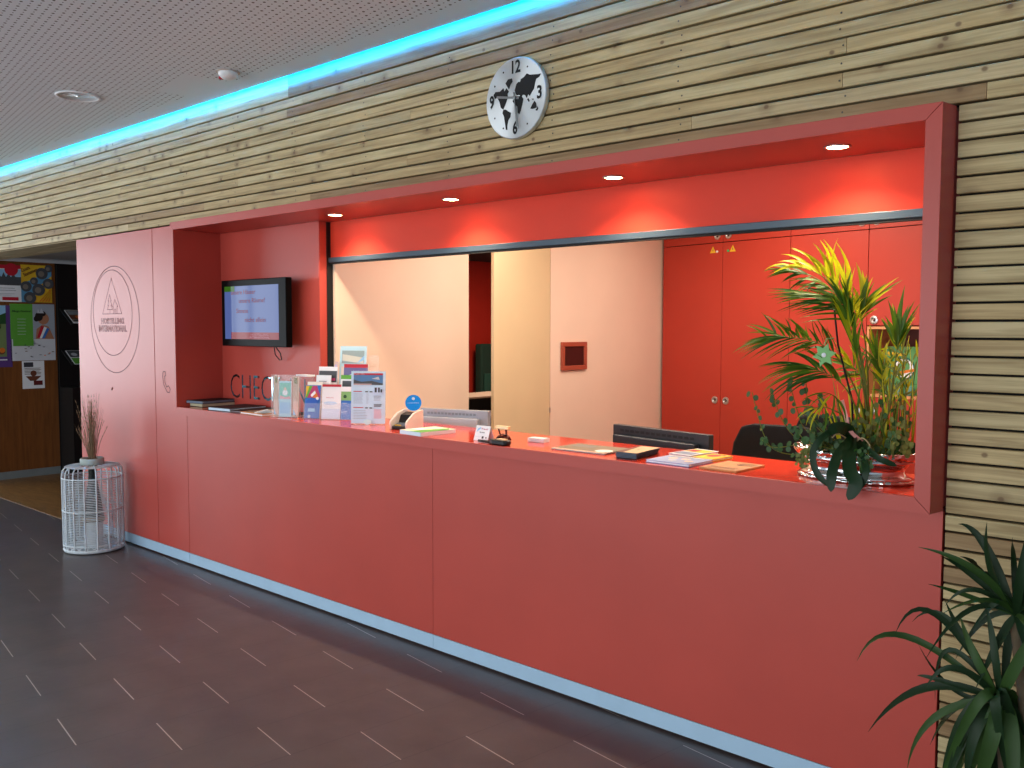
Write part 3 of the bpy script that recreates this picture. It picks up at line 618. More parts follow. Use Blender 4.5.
# ================================================================== CLOCK
cc = at(515.4, 98, -.026); cc.y = 0; R = .1735
ck = thing('wall_clock', 'round brushed metal wall clock with a black world map on the wooden slats', 'clock', cc)
T90 = Matrix.Rotation(PI/2, 3, 'X')
CLK = mat('clock_metal', (222, 228, 229), .38, metal=.65, noise=.03, nscale=6)
_nt = CLK.node_tree; _b = _nt.nodes['Principled BSDF']; _b.inputs['Anisotropic'].default_value = .85
_tg = _nt.nodes.new('ShaderNodeTangent'); _tg.direction_type = 'RADIAL'; _tg.axis = 'Y'; _nt.links.new(_tg.outputs[0], _b.inputs['Tangent'])
b = MB(); b.lathe([(.0001, 0), (R-.004, 0), (R, .004), (R, .022), (R-.003, .025), (.0001, .025)], cc+Vector((0, -.002, 0)), CLK, 64, T=T90); b.build('dial', ck, smooth=False)
fy = cc.y-.0275
def cp(x, z, y=0): return (cc.x+x*R, fy-y, cc.z+z*R)
b = MB()
for i in range(12):
    if i % 3 == 0: continue
    a = PI/2-2*PI*i/12; b.poly([cp(.80*math.cos(a)+.024*math.cos(q), .80*math.sin(a)+.024*math.sin(q)) for q in [k*PI/6 for k in range(12)]], BLACK_M)
S = Sheet(b, (cc.x-R, fy, cc.z-R), XU, ZU, 2*R, 2*R)
for tx, x, z in (('12', .5, .875), ('3', .895, .5), ('6', .5, .125), ('9', .105, .5)): S.text(tx, x, z, .15, BLACK_M, .03, width=.145 if tx == '12' else .075)
b.build('numerals', ck)
b = MB()
maps = [
 [(-.86, .22), (-.80, .10), (-.70, .12), (-.62, -.02), (-.56, -.20), (-.46, -.26), (-.40, -.16), (-.34, -.06), (-.28, .06), (-.30, .16), (-.24, .22), (-.34, .34), (-.42, .26), (-.46, .36), (-.60, .28), (-.78, .30)],
 [(-.46, -.26), (-.36, -.28), (-.24, -.36), (-.16, -.40), (-.18, -.52), (-.26, -.60), (-.30, -.74), (-.30, -.88), (-.36, -.86), (-.40, -.66), (-.44, -.46), (-.50, -.36)],
 [(-.38, .48), (-.28, .58), (-.12, .58), (-.10, .48), (-.18, .40), (-.24, .28), (-.30, .36)],
 [(-.02, .22), (.04, .38), (.12, .44), (.18, .42), (.22, .50), (.34, .54), (.44, .62), (.56, .56), (.72, .54), (.86, .52), (.98, .52), (.92, .44), (.80, .40), (.76, .30), (.72, .14), (.64, .06), (.56, -.04), (.50, .02), (.44, -.08), (.38, .02), (.30, .04), (.24, -.02), (.16, .06), (.06, .06), (.02, .12)],
 [(-.06, -.02), (.06, .04), (.24, .02), (.32, -.08), (.28, -.22), (.22, -.40), (.16, -.50), (.10, -.44), (.08, -.26), (-.04, -.16), (-.10, -.08)],
 [(.58, -.40), (.66, -.28), (.74, -.20), (.80, -.28), (.82, -.40), (.74, -.42), (.66, -.42)],
 [(.50, -.08), (.56, -.18), (.52, -.20), (.46, -.12)], [(.62, -.12), (.72, -.14), (.68, -.18)], [(.84, -.36), (.88, -.44), (.84, -.50), (.82, -.44)]]
import mathutils.geometry as mg
for pl in maps:
    tri = mg.tessellate_polygon([[Vector((x, z, 0)) for x, z in pl]])
    base = len(b.v); b.v += [Vector(cp(x*.86, z*.86, .0003)) for x, z in pl]
    for q in tri: b.face([base+i for i in q], BLACK_M)
b.build('world_map', ck)
HAND = mat('clock_hand', (150, 156, 158), .3, metal=.8, noise=0)
for (a, l, w_, n) in ((PI*1.0-.18, .62, .028, 'hour_hand'), (PI*1.5+.12, .72, .02, 'minute_hand'), (PI*1.5+.2, .80, .008, 'second_hand')):
    b = MB(); d = Vector((math.cos(a), 0, math.sin(a))); nn = Vector((-d.z, 0, d.x)); yy = {'hour_hand': .004, 'minute_hand': .006, 'second_hand': .008}[n]; c_ = Vector((cc.x, fy-yy, cc.z))
    b.prism([c_-d*R*.14-nn*R*w_, c_+d*R*l-nn*R*w_, c_+d*R*l+nn*R*w_, c_-d*R*.14+nn*R*w_], (0, .0012, 0), HAND); b.build(n, ck)
b = MB(); b.lathe([(.0001, .0), (.008, .0), (.008, .011), (.0001, .012)], (cc.x, fy, cc.z), HAND, 16, T=T90); b.build('hub', ck)
# ================================================================== CEILING FITTINGS
t = thing('ceiling_spotlight', 'round chrome recessed lamp in the perforated ceiling', 'lamp', (-5.60, -.62, 2.987))
b = MB(); c_ = atz(78, 96, 2.987); b.lathe([(.118, 2.9868), (.125, 2.9868), (.125, 2.981), (.112, 2.979), (.106, 2.985), (.118, 2.9868)], (c_.x, c_.y, 0), WHITE, 40); b.build('ring', t, smooth=True)
b = MB(); b.lathe([(.0001, 2.9862), (.04, 2.9858), (.108, 2.982)], (c_.x, c_.y, 0), CHROME, 32); b.build('reflector', t, smooth=True)
t = thing('smoke_detector', 'small white wedge-shaped detector on the perforated ceiling', 'detector', (-4.45, -.3, 2.987))
c_ = atz(228, 72, 2.987); b = MB(); b.lathe([(.052, 2.9868), (.052, 2.975), (.044, 2.962), (.030, 2.950), (.0001, 2.948)], (c_.x, c_.y, 0), WHITE, 28); b.build('housing', t, smooth=True)
b = MB(); b.lathe([(.064, 2.9868), (.064, 2.983), (.0001, 2.983)], (c_.x, c_.y, 0), mat('sensor_beige', (190, 180, 172), .5), 28); b.build('base', t)
b = MB(); b.box(c_.x-.055, c_.x-.045, c_.y-.025, c_.y+.0, 2.955, 2.97, PRED); b.build('indicator', t, label='dark red indicator')
# ================================================================== LEFT BACKGROUND: notice board wall, posters, brochure shelf
XB = -10.09
b = MB(); b.box(XB-.1, XB, .062, .955, .08, 2.283, BOARD); struct(b, 'wall_notice_board')
b = MB(); b.box(XB-.1, XB+.006, .062, .955, .0, .08, mat('grey_skirting', (120, 128, 130), .5)); struct(b, 'baseboard_left')
b = MB(); b.box(XB-.1, XB, .956, 3.0, 0, 2.283, BLACK_M); b.box(XB, -7.05, 3.0, 3.05, 0, 2.4, BLACK_M); struct(b, 'wall_lobby_back')
def poster(label, cat, p00, p11, draw, base, tilt=0, name='poster'):
    a = atx(*p00, XB); c = atx(*p11, XB); y0, y1 = min(a.y, c.y), max(a.y, c.y); z0, z1 = min(a.z, c.z), max(a.z, c.z)
    b = MB(); b.box(XB+.0008, XB+.0025, y0, y1, z0, z1, base)
    S = Sheet(b, (XB+.0026, y0, z0), (0, 1, 0), ZU, y1-y0, z1-z0); draw(S)
    o = b.build(name); tag(o, label, cat, 'posters on the notice board')
def d1(S):
    S.rect(0, .9, 1, 1, PRED); S.rect(0, .45, 1, .88, PSKY); S.rect(0, .45, 1, .68, PGREYD); S.rect(0, .62, .3, .72, PDG)
    for i in range(4): S.poly([(.5+.1*i, .68), (.54+.1*i, .80), (.58+.1*i, .68)], PGREYD)
    S.disc(.80, .88, .14, PRED); S.rect(.6, .04, .93, .13, PRED); S.lines(.5, .9, .28, .40, 2, INKG, .2); S.lines(.1, .9, .16, .24, 2, PLG, .4); S.text('OPEN AIR', .2, .95, .04, WHITE_P, width=.3)
poster('poster with towers photo and red round stamp, top left of the notice board', 'poster', (-28, 329-28), (20.5, 265.5), d1, WHITE_P)
def d2(S):
    S.poly([(.0, .0), (.28, .0), (.45, .35), (1, .72), (1, .92), (.75, .8), (.4, .62), (0, .5)], P('poster_blue', (90, 150, 190)))
    for x, y, r in ((.68, .78, .20), (.42, .57, .13), (.16, .42, .18), (.56, .34, .21), (.27, .12, .20), (.88, .51, .18), (.9, .92, .13)):
        S.disc(x, y, r, PGREYD); S.disc(x-.02, y-.01, r*.5, PMID)
    S.text('Cours', .14, .88, .09, PBR, .02, width=.3, rot=.45); S.text('Summer', .3, .80, .09, PBR, .02, width=.5, rot=.45)
    for i in range(4): S.poly([(.55+.1*i, .02), (.60+.1*i, .02), (.95, .16+.0*i+.22-.05*i), (.95, .13+.22-.05*i)], PORG)
poster('yellow poster with round dark photos, top right on the notice board', 'poster', (21.5, 302), (51, 266), d2, PYEL)
def d3(S):
    S.rect(.0, .17, .86, 1., P('meadow', (120, 140, 90))); S.rect(0, .8, .86, 1, PSKY); S.poly([(0, .8), (.3, .9), (.6, .82), (.86, .88), (.86, .7), (0, .7)], PDG)
    for i in range(16): S.disc(random.random()*.7+.06, .25+random.random()*.45, .05+random.random()*.07, random.choice([PYEL, PRED, PGRN, PORG, PDG, PBR]))
    S.rect(.0, .11, .86, .13, WHITE_P); S.text('garden', .4, .05, .04, PLG, width=.4)
poster('purple-edged poster of a colourful landscape, at the left edge below the towers poster', 'poster', (-26, 368), (10.5, 305.5), d3, PPUR)
def d4(S):
    S.rect(0, .38, .5, 1, PGRN); S.rect(.5, .38, 1, 1, P('grey_blue', (160, 170, 184)))
    S.poly([(.55, .38), (.58, .56), (.72, .64), (.86, .60), (.98, .38)], PSKIN); S.disc(.74, .74, .13, PSKIN, ry=.10); S.disc(.64, .78, .09, P('hair', (30, 24, 24)), ry=.08); S.disc(.58, .74, .06, P('hair', (30, 24, 24)), ry=.05); S.disc(.70, .83, .10, P('hair', (30, 24, 24)), ry=.05)
    S.poly([(.60, .84), (.62, .92), (.66, .86), (.70, .93), (.74, .86), (.76, .84)], PLG)
    S.poly([(.58, .40), (.66, .40), (.76, .60), (.68, .62)], PRED); S.poly([(.64, .39), (.70, .39), (.82, .58), (.75, .60)], WHITE_P); S.poly([(.69, .39), (.75, .39), (.87, .56), (.81, .58)], PBLUE)
    S.text('Mega Festival', .25, .87, .035, PDG, .01, width=.40); S.lines(.15, .36, .44, .76, 6, PLG, .12); S.rect(.04, .26, .5, .38, PGRN)
    for i in range(16): x = .05+random.random()*.88; y = .04+random.random()*.26; S.rect(x, y, x+.03+.03*random.random(), y+.015, random.choice([INK, PMID, PORG, INKG]))
poster('white poster with a green panel and a woman wearing a crown and sash', 'poster', (11.5, 361), (54, 304.5), d4, P('poster_white', (214, 218, 226)))
def d5(S):
    S.rect(.08, .78, .5, .95, INK); S.poly([(.15, .45), (.85, .45), (.6, .28), (.35, .28)], PBR); S.rect(.5, .12, .9, .28, P('maroon', (96, 24, 24))); S.lines(.1, .9, .5, .76, 5, PMID, .4); S.disc(.5, .55, .14, PBR)
poster('small white flyer with a brown bowl picture, lowest on the notice board', 'flyer', (22.7, 389), (44, 360.6), d5, WHITE_P, name='flyer')
bs = thing('brochure_shelf', 'tall black brochure shelf between the notice board and the pink cupboard', 'shelf', (XB+.3, 1.6, 0))
SH = mat('shelf_black', (16, 17, 18), .5, noise=0)
b = MB(); b.box(XB+.001, XB+.02, .97, 2.6, 0, 2.27, SH); b.box(XB+.02, XB+.34, 2.58, 2.6, 0, 2.27, SH); b.box(XB+.02, XB+.34, .97, .99, 0, .95, SH); b.box(XB+.02, XB+.34, .99, 2.58, 0, .95, SH); b.build('carcass', bs)
def brochure(label, p0, p1, p2, X, cols, seed):
    """front lower-left, lower-right, upper-left corner pixels on a sloping holder near X"""
for (zc, n_) in ((1.80, 'upper'), (1.36, 'lower')):
    b = MB(); b.prism([(XB+.02, .99, zc-.02), (XB+.30, .99, zc-.18), (XB+.30, .99, zc-.165), (XB+.02, .99, zc+.0)], (0, 1.58, 0), SH); b.build('sloping_shelf', bs)
    dirv = Vector((-.28, 0, .165)).normalized()
    for k in range(2):
        O3 = Vector((XB+.292, 1.02+.30*k, zc-.162)); b = MB(); N3 = Vector((0, 1, 0)).cross(dirv)
        b.prism([O3, O3+Vector((0, .21, 0)), O3+Vector((0, .21, 0))+dirv*.28, O3+dirv*.28], N3*.004, WHITE_P)
        S = Sheet(b, O3+N3*.0045, (0, 1, 0), dirv, .21, .28)
        if n_ == 'upper': S.rect(.03, .1, .97, .97, PMID); S.rect(.03, .3, .97, .6, PBR); S.rect(.1, .65, .9, .9, P('mauve', (150, 160, 170))); S.disc(.5, .45, .2, PORG); S.rect(.1, .14, .8, .24, PGREYD)
        else: S.rect(.03, .03, .97, .45, PGRN); S.rect(.03, .5, .97, .97, PGREYD); S.disc(.3, .7, .15, PLG); S.disc(.7, .75, .12, PMID)
        o = b.build('brochure'); tag(o, {('upper', 0): 'brochure with a brown picture on the upper slope of the black shelf', ('upper', 1): 'brown picture brochure nearest the pink cupboard on the upper slope', ('lower', 0): 'green and grey brochure on the lower slope of the black shelf', ('lower', 1): 'green and grey brochure nearest the pink cupboard on the lower slope'}[(n_, k)], 'brochure', 'brochures on the black shelf')
# ================================================================== BASKET, VASE, GRASS
bc = Vector((-6.46, -.235, 0)); BR = .200
RAT = mat('white_rattan', (206, 216, 222), .55, noise=.08, nscale=20)
t = thing('rattan_lantern_basket', 'tall white wicker cage basket on the floor by the pink cupboard', 'basket', bc)
def prof_r(z): 
    if z < .03: return BR-.012
    return BR
for zz, rr in ((.012, .0075), (.055, .005), (.30, .006), (.53, .006)): b = MB(); b.ring(bc+Vector((0, 0, zz)), prof_r(zz), rr, RAT, 48, 6); b.build('hoop', t, smooth=True)
for k in range(16):
    a = 2*PI*k/16+.1; c, s2 = math.cos(a), math.sin(a)
    pts = [(prof_r(0.01)*c, prof_r(0.01)*s2, .008), (BR*c, BR*s2, .04), (BR*c, BR*s2, .30), (BR*c, BR*s2, .545), ((BR-.006)*c, (BR-.006)*s2, .583), ((BR-.024)*c, (BR-.024)*s2, .603), (.082*c, .082*s2, .614)]
    b = MB(); b.tube([bc+Vector(p) for p in pts], .0055, RAT, 6); b.build('rib', t, smooth=True)
b = MB()
for i in range(40):
    zz = .062+i*.0119
    if abs(zz-.30) > .008: b.ring(bc+Vector((0, 0, zz)), BR-.004, .0027, RAT, 40, 4)
for i in range(10): b.ring(bc+Vector((0, 0, .610-.0004*i)), 0.086+i*.0105, .0022, RAT, 40, 3)
o = b.build('woven_strands', t); o['kind'] = 'stuff'
b = MB(); b.lathe([(.066, .612), (.080, .614), (.080, .655), (.075, .662), (.066, .658), (.066, .612)], bc, mat('grey_green_rim', (170, 182, 178), .6), 40); b.build('neck', t, smooth=True)
b = MB(); b.lathe([(.0001, .008), (.20, .008), (.205, .02), (.20, .028), (.0001, .028)], bc, RAT, 40); b.build('base', t)
b = MB()
for k in range(24):
    a = 2*PI*k/24; a2 = a+.26; b.tube([bc+Vector((BR*math.cos(a), BR*math.sin(a), .02)), bc+Vector((BR*math.cos(a2), BR*math.sin(a2), .054))], .0028, RAT, 5); b.tube([bc+Vector((BR*math.cos(a2), BR*math.sin(a2), .02)), bc+Vector((BR*math.cos(a), BR*math.sin(a), .054))], .0028, RAT, 5)
b.build('lattice_border', t)
VG = mat('smoky_glass', (26, 34, 30), .2, noise=.03, alpha=.97)
t = thing('glass_vase', 'slender dark glass bottle vase inside the white wicker basket', 'vase', bc)
MB().lathe([(.0001, .0285), (.058, .0285), (.058, .20), (.0001, .20)], bc, mat('white_block', (214, 224, 230), .5), 24).build('pedestal', t, label='white round block under the vase')
b = MB(); b.lathe([(.0001, .2005), (.068, .2005), (.074, .21), (.070, .24), (.060, .30), (.046, .40), (.034, .48), (.028, .54), (.030, .60), (.040, .655), (.036, .655), (.026, .60), (.024, .54), (.0001, .50)], bc, VG, 32); b.build('bottle', t, smooth=True)
MB().lathe([(.070, .205), (.0745, .21), (.0755, .225), (.072, .235)], bc, mat('tan_band', (176, 160, 136), .5), 32).build('band', t, smooth=True)
GRS = mat('dried_grass', (150, 126, 96), .8, noise=.2, nscale=30); GRS2 = mat('dried_grass_dark', (112, 88, 66), .8, noise=.2, nscale=30)
b = MB()
for i in range(110):
    a = random.random()*2*PI; sp = random.random()**1.8*.13; h = random.uniform(.20, .43) if i > 8 else .46; r0 = random.random()*.02
    p0 = bc+Vector((math.cos(a)*r0, math.sin(a)*r0, .50)); p1 = bc+Vector((math.cos(a)*(r0+sp*.12), math.sin(a)*(r0+sp*.12), .66)); p2 = bc+Vector((math.cos(a)*sp*.55, math.sin(a)*sp*.55, .66+h*.55)); p3 = bc+Vector((math.cos(a+.2)*sp, math.sin(a+.2)*sp, .66+h))
    b.tube([p0, p1, p2, p3], [.0014, .0014, .0011, .0005], random.choice((GRS, GRS, GRS2)), 3)
    if i % 2:
        for k in range(5): q = p2.lerp(p3, k/5+.1); b.tube([q, q+Vector((random.uniform(-.008, .008), random.uniform(-.008, .008), .022))], [.0022, .0003], GRS, 3)
o = b.build('dried_grass'); tag(o, 'tuft of dried brown grass standing in the vase', 'dried grass', kind='stuff')
# ================================================================== THINGS ON THE COUNTER
ZT = 1.0778
def corners(name, label, cat, A_, B_, C_, z0, h, mats, group=None, draw=None, cover=True):
    """flat book given by three bottom corner pixels: front-left, front-right, back-right"""
    a, b_, c = (atz(*q, z0) for q in (A_, B_, C_)); u = b_-a; sx = u.length; u.normalize(); w_ = Vector((-u.y, u.x, 0)); sy = max(.05, (c-b_).dot(w_)); m_ = a+u*sx/2+w_*sy/2
    return flatbox(name, label, cat, (m_.x, m_.y), (sx, sy), math.atan2(u.y, u.x), z0, h, mats, group, draw=draw, cover=cover)
def flatbox(name, label, cat, p, size, rot, z0, h, mats, group=None, bevel=.0015, draw=None, cover=True):
    """a flat book or pile at P (x, y), SIZE (along x, along y), pages between two covers"""
    T = Matrix.Translation((p[0], p[1], z0)) @ Matrix.Rotation(rot, 4, 'Z'); sx, sy = size
    b = MB()
    if cover:
        c = min(.0022, h*.22); b.box(-sx/2, sx/2, -sy/2, sy/2, 0, c, mats[0], T); b.box(-sx/2+.002, sx/2-.003, -sy/2+.003, sy/2-.003, c, h-c, mats[1], T); b.box(-sx/2, sx/2, -sy/2, sy/2, h-c, h, mats[0], T)
    else: b.box(-sx/2, sx/2, -sy/2, sy/2, 0, h, mats[0], T)
    if draw: S = Sheet(b, T @ Vector((-sx/2, -sy/2, h+.0001)), T.to_3x3() @ XU, T.to_3x3() @ Vector((0, 1, 0)), sx, sy); draw(S)
    o = b.build(name); tag(o, label, cat, group); return o
BLUEG = P('page_blue', (200, 226, 244))
bl = mat('binder_black', (14, 14, 16), .6, noise=0)
G5 = 'books at the left end of the counter'
corners('binder', 'black binder lying at the left end of the niche, lower of two', 'binder', (186, 405.5), (202, 407.3), (236, 403.5), ZT, .022, [bl, P('cream_pages', (200, 194, 160))], G5)
corners('binder', 'black binder lying on top of the lower binder in the niche corner', 'binder', (186, 402.9), (202.5, 404.2), (236, 401.4), ZT+.0225, .019, [bl, P('slate_blue_pages', (110, 124, 142))], G5)
corners('book', 'dark book with pale blue spine next to the black binders', 'book', (208, 410), (229.6, 412), (258, 408), ZT, .020, [mat('book_dark', (40, 32, 32), .6), BLUEG], G5)
corners('book', 'thin dark book right of the pale blue spined book', 'book', (230, 412), (240, 413), (262, 408.5), ZT, .012, [mat('book_dark', (40, 32, 32), .6), P('grey_pages', (110, 110, 116))], G5)
corners('magazine', 'orange and white magazine lying before the word on the niche wall', 'magazine', (240, 413.5), (262, 416.5), (281, 411.5), ZT, .012, [P('tan_orange', (206, 150, 100)), WHITE_P], draw=lambda S: (S.rect(.1, .1, .9, .5, PMID)))
o = MB().prism([(-4.64, -.05, ZT+.0125), (-4.56, .05, ZT+.0125), (-4.58, .0, ZT+.032)], (-.03, .02, .002), WHITE_P).build('folded_leaflet'); tag(o, 'small folded white leaflet standing open on the magazine', 'leaflet')
flatbox('booklet', 'black booklet beside the leftmost leaflet stand', 'booklet', (-4.42, .12), (.13, .20), .2, ZT, .012, [bl, WHITE_P])
def stand(label, pxl, xr, yt, yaw, lean=.05, frac=.55, group='leaflet stands on the counter'):
    """clear stand: PXL bottom-left pixel on the counter, XR right edge column, YT top row, turned by YAW"""
    O3 = atz(*pxl, ZT); u = Vector((math.cos(yaw), math.sin(yaw), 0)); v = Vector((-math.sin(yaw)*lean, math.cos(yaw)*lean, 1)).normalized(); n = u.cross(v)
    W = reach(O3, u, xr); H = reachz(O3, yt, v)
    t = thing('leaflet_stand', label, 'leaflet stand', O3, group); b = MB()
    b.prism([O3, O3+u*W, O3+u*W+v*H*frac, O3+v*H*frac], n*.0015, ACRYL)
    q = -n*.032; b.prism([O3+q, O3+u*W+q, O3+u*W+v*H+q, O3+v*H+q], -n*.002, ACRYL)
    for e, sg in ((0, -1), (W, 1)): b.prism([O3+u*e, O3+u*e+q, O3+u*e+q+v*H*min(1, frac+.1), O3+u*e+v*H*frac], u*.0015*sg, ACRYL)
    b.prism([O3, O3+u*W, O3+u*W-n*.034, O3-n*.034], v*.002, ACRYL); b.build('holder', t)
    return O3, u, v, n, W, H
def leaflet(label, O3, u, v, n, W, H, off, base, draw, group='leaflets in the stands', name='leaflet', x=0, z=.003, th=.006):
    o3 = O3 - n*off + u*x + v*z; b = MB(); b.prism([o3, o3+u*W, o3+u*W+v*H, o3+v*H], -n*th, base, WHITE_P)
    S = Sheet(b, o3+n*.0004, u, v, W, H); draw(S); o = b.build(name); tag(o, label, 'leaflet', group)

def LF(label, st, x0, x1, z0, z1, off, base, draw, group='leaflets in the stands', name='leaflet'):
    O3, u, v, n, W, H = st; leaflet(label, O3, u, v, n, (x1-x0)*W, (z1-z0)*H, off, base, draw, group, name, x=x0*W, z=max(.003, z0*H), th=.004)
st = stand('clear leaflet stand with one aqua leaflet, leftmost on the counter', (271.2, 417), 297.5, 374.5, .42, .04, 1.0)
LF('aqua leaflet with a child portrait in the leftmost clear stand', st, .26, .72, .0, .84, .010, P('aqua_paper', (176, 220, 236)), lambda S: (S.rect(.05, .5, .95, .95, PAQ), S.disc(.5, .68, .22, WHITE_P), S.disc(.5, .78, .12, P('face', (226, 196, 180))), S.poly([(.05, .5), (.95, .5), (.9, .58), (.5, .55), (.1, .6)], PPINK), S.rect(.08, .1, .92, .4, PSKY)))
def stone(S): S.rect(.05, .35, .95, .95, P('stone_paper', (196, 170, 150))); S.rect(.1, .05, .95, .4, P('peach', (224, 190, 176))); S.rect(.3, .82, .8, .97, P('olive', (120, 116, 60))); S.poly([(.1, .05), (.6, .05), (.2, .2)], PSKY)
LF('pale stone coloured leaflet at the left side of the leftmost clear stand', st, .02, .20, .0, .97, .018, P('stone_paper', (196, 170, 150)), stone)
LF('pale stone coloured leaflet at the right side of the leftmost clear stand', st, .74, .97, .0, .95, .018, P('stone_paper', (196, 170, 150)), stone)
O3 = atz(291, 410, ZT)
a = at(301, 374, .17); t = thing('card_holder', 'small clear holder with white cards left of the brochure rack', 'card holder', (a.x+.05, .17, ZT))
MB().box(a.x-.01, a.x+.10, .15, .19, ZT, a.z-.0125, ACRYL).build('holder', t)
MB().box(a.x-.01, a.x+.10, .14, .20, a.z-.012, a.z-.002, WHITE_P).build('cards', t)
def rainbow(S):
    S.rect(.02, .62, .98, .98, PMAG); S.poly([(.02, .62), (.02, .98), (.3, .98)], PYEL); S.poly([(.02, .62), (.12, .62), (.45, .98), (.25, .98)], PGRN); S.poly([(.5, .62), (.9, .62), (.7, .8)], PORG); S.poly([(.75, .98), (.98, .98), (.98, .7)], PBLUE)
    S.poly([(.35, .70), (.62, .84), (.7, .76), (.45, .64)], WHITE_P); S.text('mobil', .4, .55, .035, WHITE_P, width=.4); S.disc(.82, .60, .1, WHITE_P); S.disc(.5, .47, .38, P('darker_blue', (44, 96, 190)), ry=.14); S.rect(.25, .2, .7, .3, PSKY); S.disc(.35, .06, .1, PPALE)
st = stand('leaflet stand with blue rainbow leaflet, second from the left', (302.8, 418.6), 318.6, 384, .55, .20, .45)
LF('blue leaflet with rainbow stripes in the second stand', st, .02, .98, .0, .96, .010, PBLUE, rainbow)
LF('cream leaflet showing above the blue rainbow leaflet', st, .05, 1.0, .0, 1.07, .024, P('cream_paper', (236, 224, 214)), lambda S: S.rect(.05, .1, .95, .9, WHITE_P))
st = stand('leaflet stand with white red-topped leaflet, beside the price sign', (319.5, 419.6), 350.5, 386, .55, .14, .5)
LF('white leaflet with a red top band and pale map, in the third stand', st, .03, .64, .0, 1.04, .010, WHITE_P, lambda S: (S.rect(0, .93, 1, 1, PRED), S.text('Welcome', .42, .62, .03, PRED, width=.4), S.disc(.45, .46, .36, PPALE, ry=.05), S.lines(.3, .8, .1, .3, 3, PLG, .2), S.disc(.28, .14, .06, INKG), S.rect(.02, .02, .98, .30, P('map_pale', (206, 222, 244)))))
LF('blue leaflet with a green photo, right half of the third stand', st, .62, .99, .0, .98, .014, PBLUE, lambda S: (S.rect(0, .58, 1, .85, P('lightgreen', (130, 180, 110))), S.rect(0, .85, 1, 1, WHITE_P), S.disc(.4, .7, .15, PDG), S.text('natur', .4, .5, .04, WHITE_P, width=.4), S.lines(.1, .7, .18, .28, 2, WHITE_P, .2)))
# tall tiered rack behind, turned the same way
RYAW = .42; RU = Vector((math.cos(RYAW), math.sin(RYAW), 0)); RB = Vector((-RU.y, RU.x, 0))
RO = Vector((-4.235, .105, ZT)); RW = reach(RO, RU, 367)
t = thing('brochure_rack', 'tall tiered clear brochure rack standing behind the leaflet stands', 'rack', RO+RU*RW/2)
TR = Matrix((RU, RB, ZU)).transposed().to_4x4(); TR.translation = RO
b = MB(); b.box(0, RW, .0, .16, 0, .003, ACRYL, TR); b.box(0, .003, .0, .15, .003, .16, ACRYL, TR); b.box(RW-.003, RW, .0, .16, .003, .30, ACRYL, TR); b.box(RW*.42, RW, .155, .16, .003, .36, ACRYL, TR); b.build('tiers', t)
b = MB(); b.tube([TR @ Vector((RW+.01, .15, 0)), TR @ Vector((RW+.012, .15, .27))], .002, STEEL, 5); b.tube([TR @ Vector((RW+.03, .155, 0)), TR @ Vector((RW+.028, .155, .25))], .002, STEEL, 5); b.build('wire', t)
def tier(label, px0, px1, pyt, pyb, dep_, draw, base=WHITE_P, tl=.12):
    dep = dep_*.75; o_ = TR @ Vector((0, dep, 0)); x_ = reach(o_, RU, px0); O3 = o_+RU*x_; W = reach(O3, RU, px1); zb = reachz(O3, pyb); O3 = O3+ZU*zb
    v = (ZU+RB*tl).normalized(); H = reachz(O3, pyt, v); n = RU.cross(v); leaflet(label, O3, RU, v, n, W, H, 0, base, draw, 'brochures in the tall rack', 'brochure')
tier('white brochure with a dark photo, upper left in the tall rack', 318, 336.5, 367, 395, .10, lambda S: (S.rect(.02, .45, .98, .85, PGREYD), S.rect(.3, .5, .9, .6, PMAG)))
tier('white brochure with a green picture foot, in front of the dark photo one', 315.5, 330, 375.5, 400, .05, lambda S: (S.rect(.2, .25, .9, .55, P('lightgreen', (130, 180, 110))), S.disc(.4, .4, .12, PDG), S.lines(.2, .8, .7, .8, 1, INKG, .3)))
tier('brochure with pale blue border and aerial photo, tallest in the rack', 338.5, 365, 346.5, 392, .14, lambda S: (S.rect(.08, .62, .92, .90, P('photo_pale', (150, 168, 170))), S.poly([(.1, .68), (.9, .62), (.9, .75), (.1, .82)], P('beige', (214, 210, 196))), S.poly([(.65, .62), (.92, .8), (.92, .7)], PSKY), S.rect(.08, .1, .92, .55, P('photo_pinkish', (230, 214, 206)))), P('border_blue', (190, 226, 240)), .12)
tier('purple and red topped brochure in the middle of the rack', 343, 367, 364.5, 400, .10, lambda S: (S.rect(0, .90, 1, 1, PRED), S.rect(0, .62, 1, .90, P('lilac', (104, 100, 150))), S.poly([(0, .62), (.5, .78), (1, .66), (1, .62)], PLG)), P('pinkpaper', (226, 196, 190)), .10)
tier('green banded brochure below the purple one in the rack', 340, 356, 375.5, 404, .06, lambda S: (S.rect(0, .86, 1, 1, PGRN), S.rect(.1, .5, .9, .8, PGREYD), S.rect(0, .0, 1, .4, P('lightgreen', (130, 180, 110)))), WHITE_P)
tier('narrow pale pink brochure standing sideways in the tall rack', 334.5, 338, 362, 392, .12, lambda S: S.rect(.1, .1, .6, .9, P('lilac_pale', (200, 190, 226))), P('pinkpaper', (226, 196, 190)), .05)
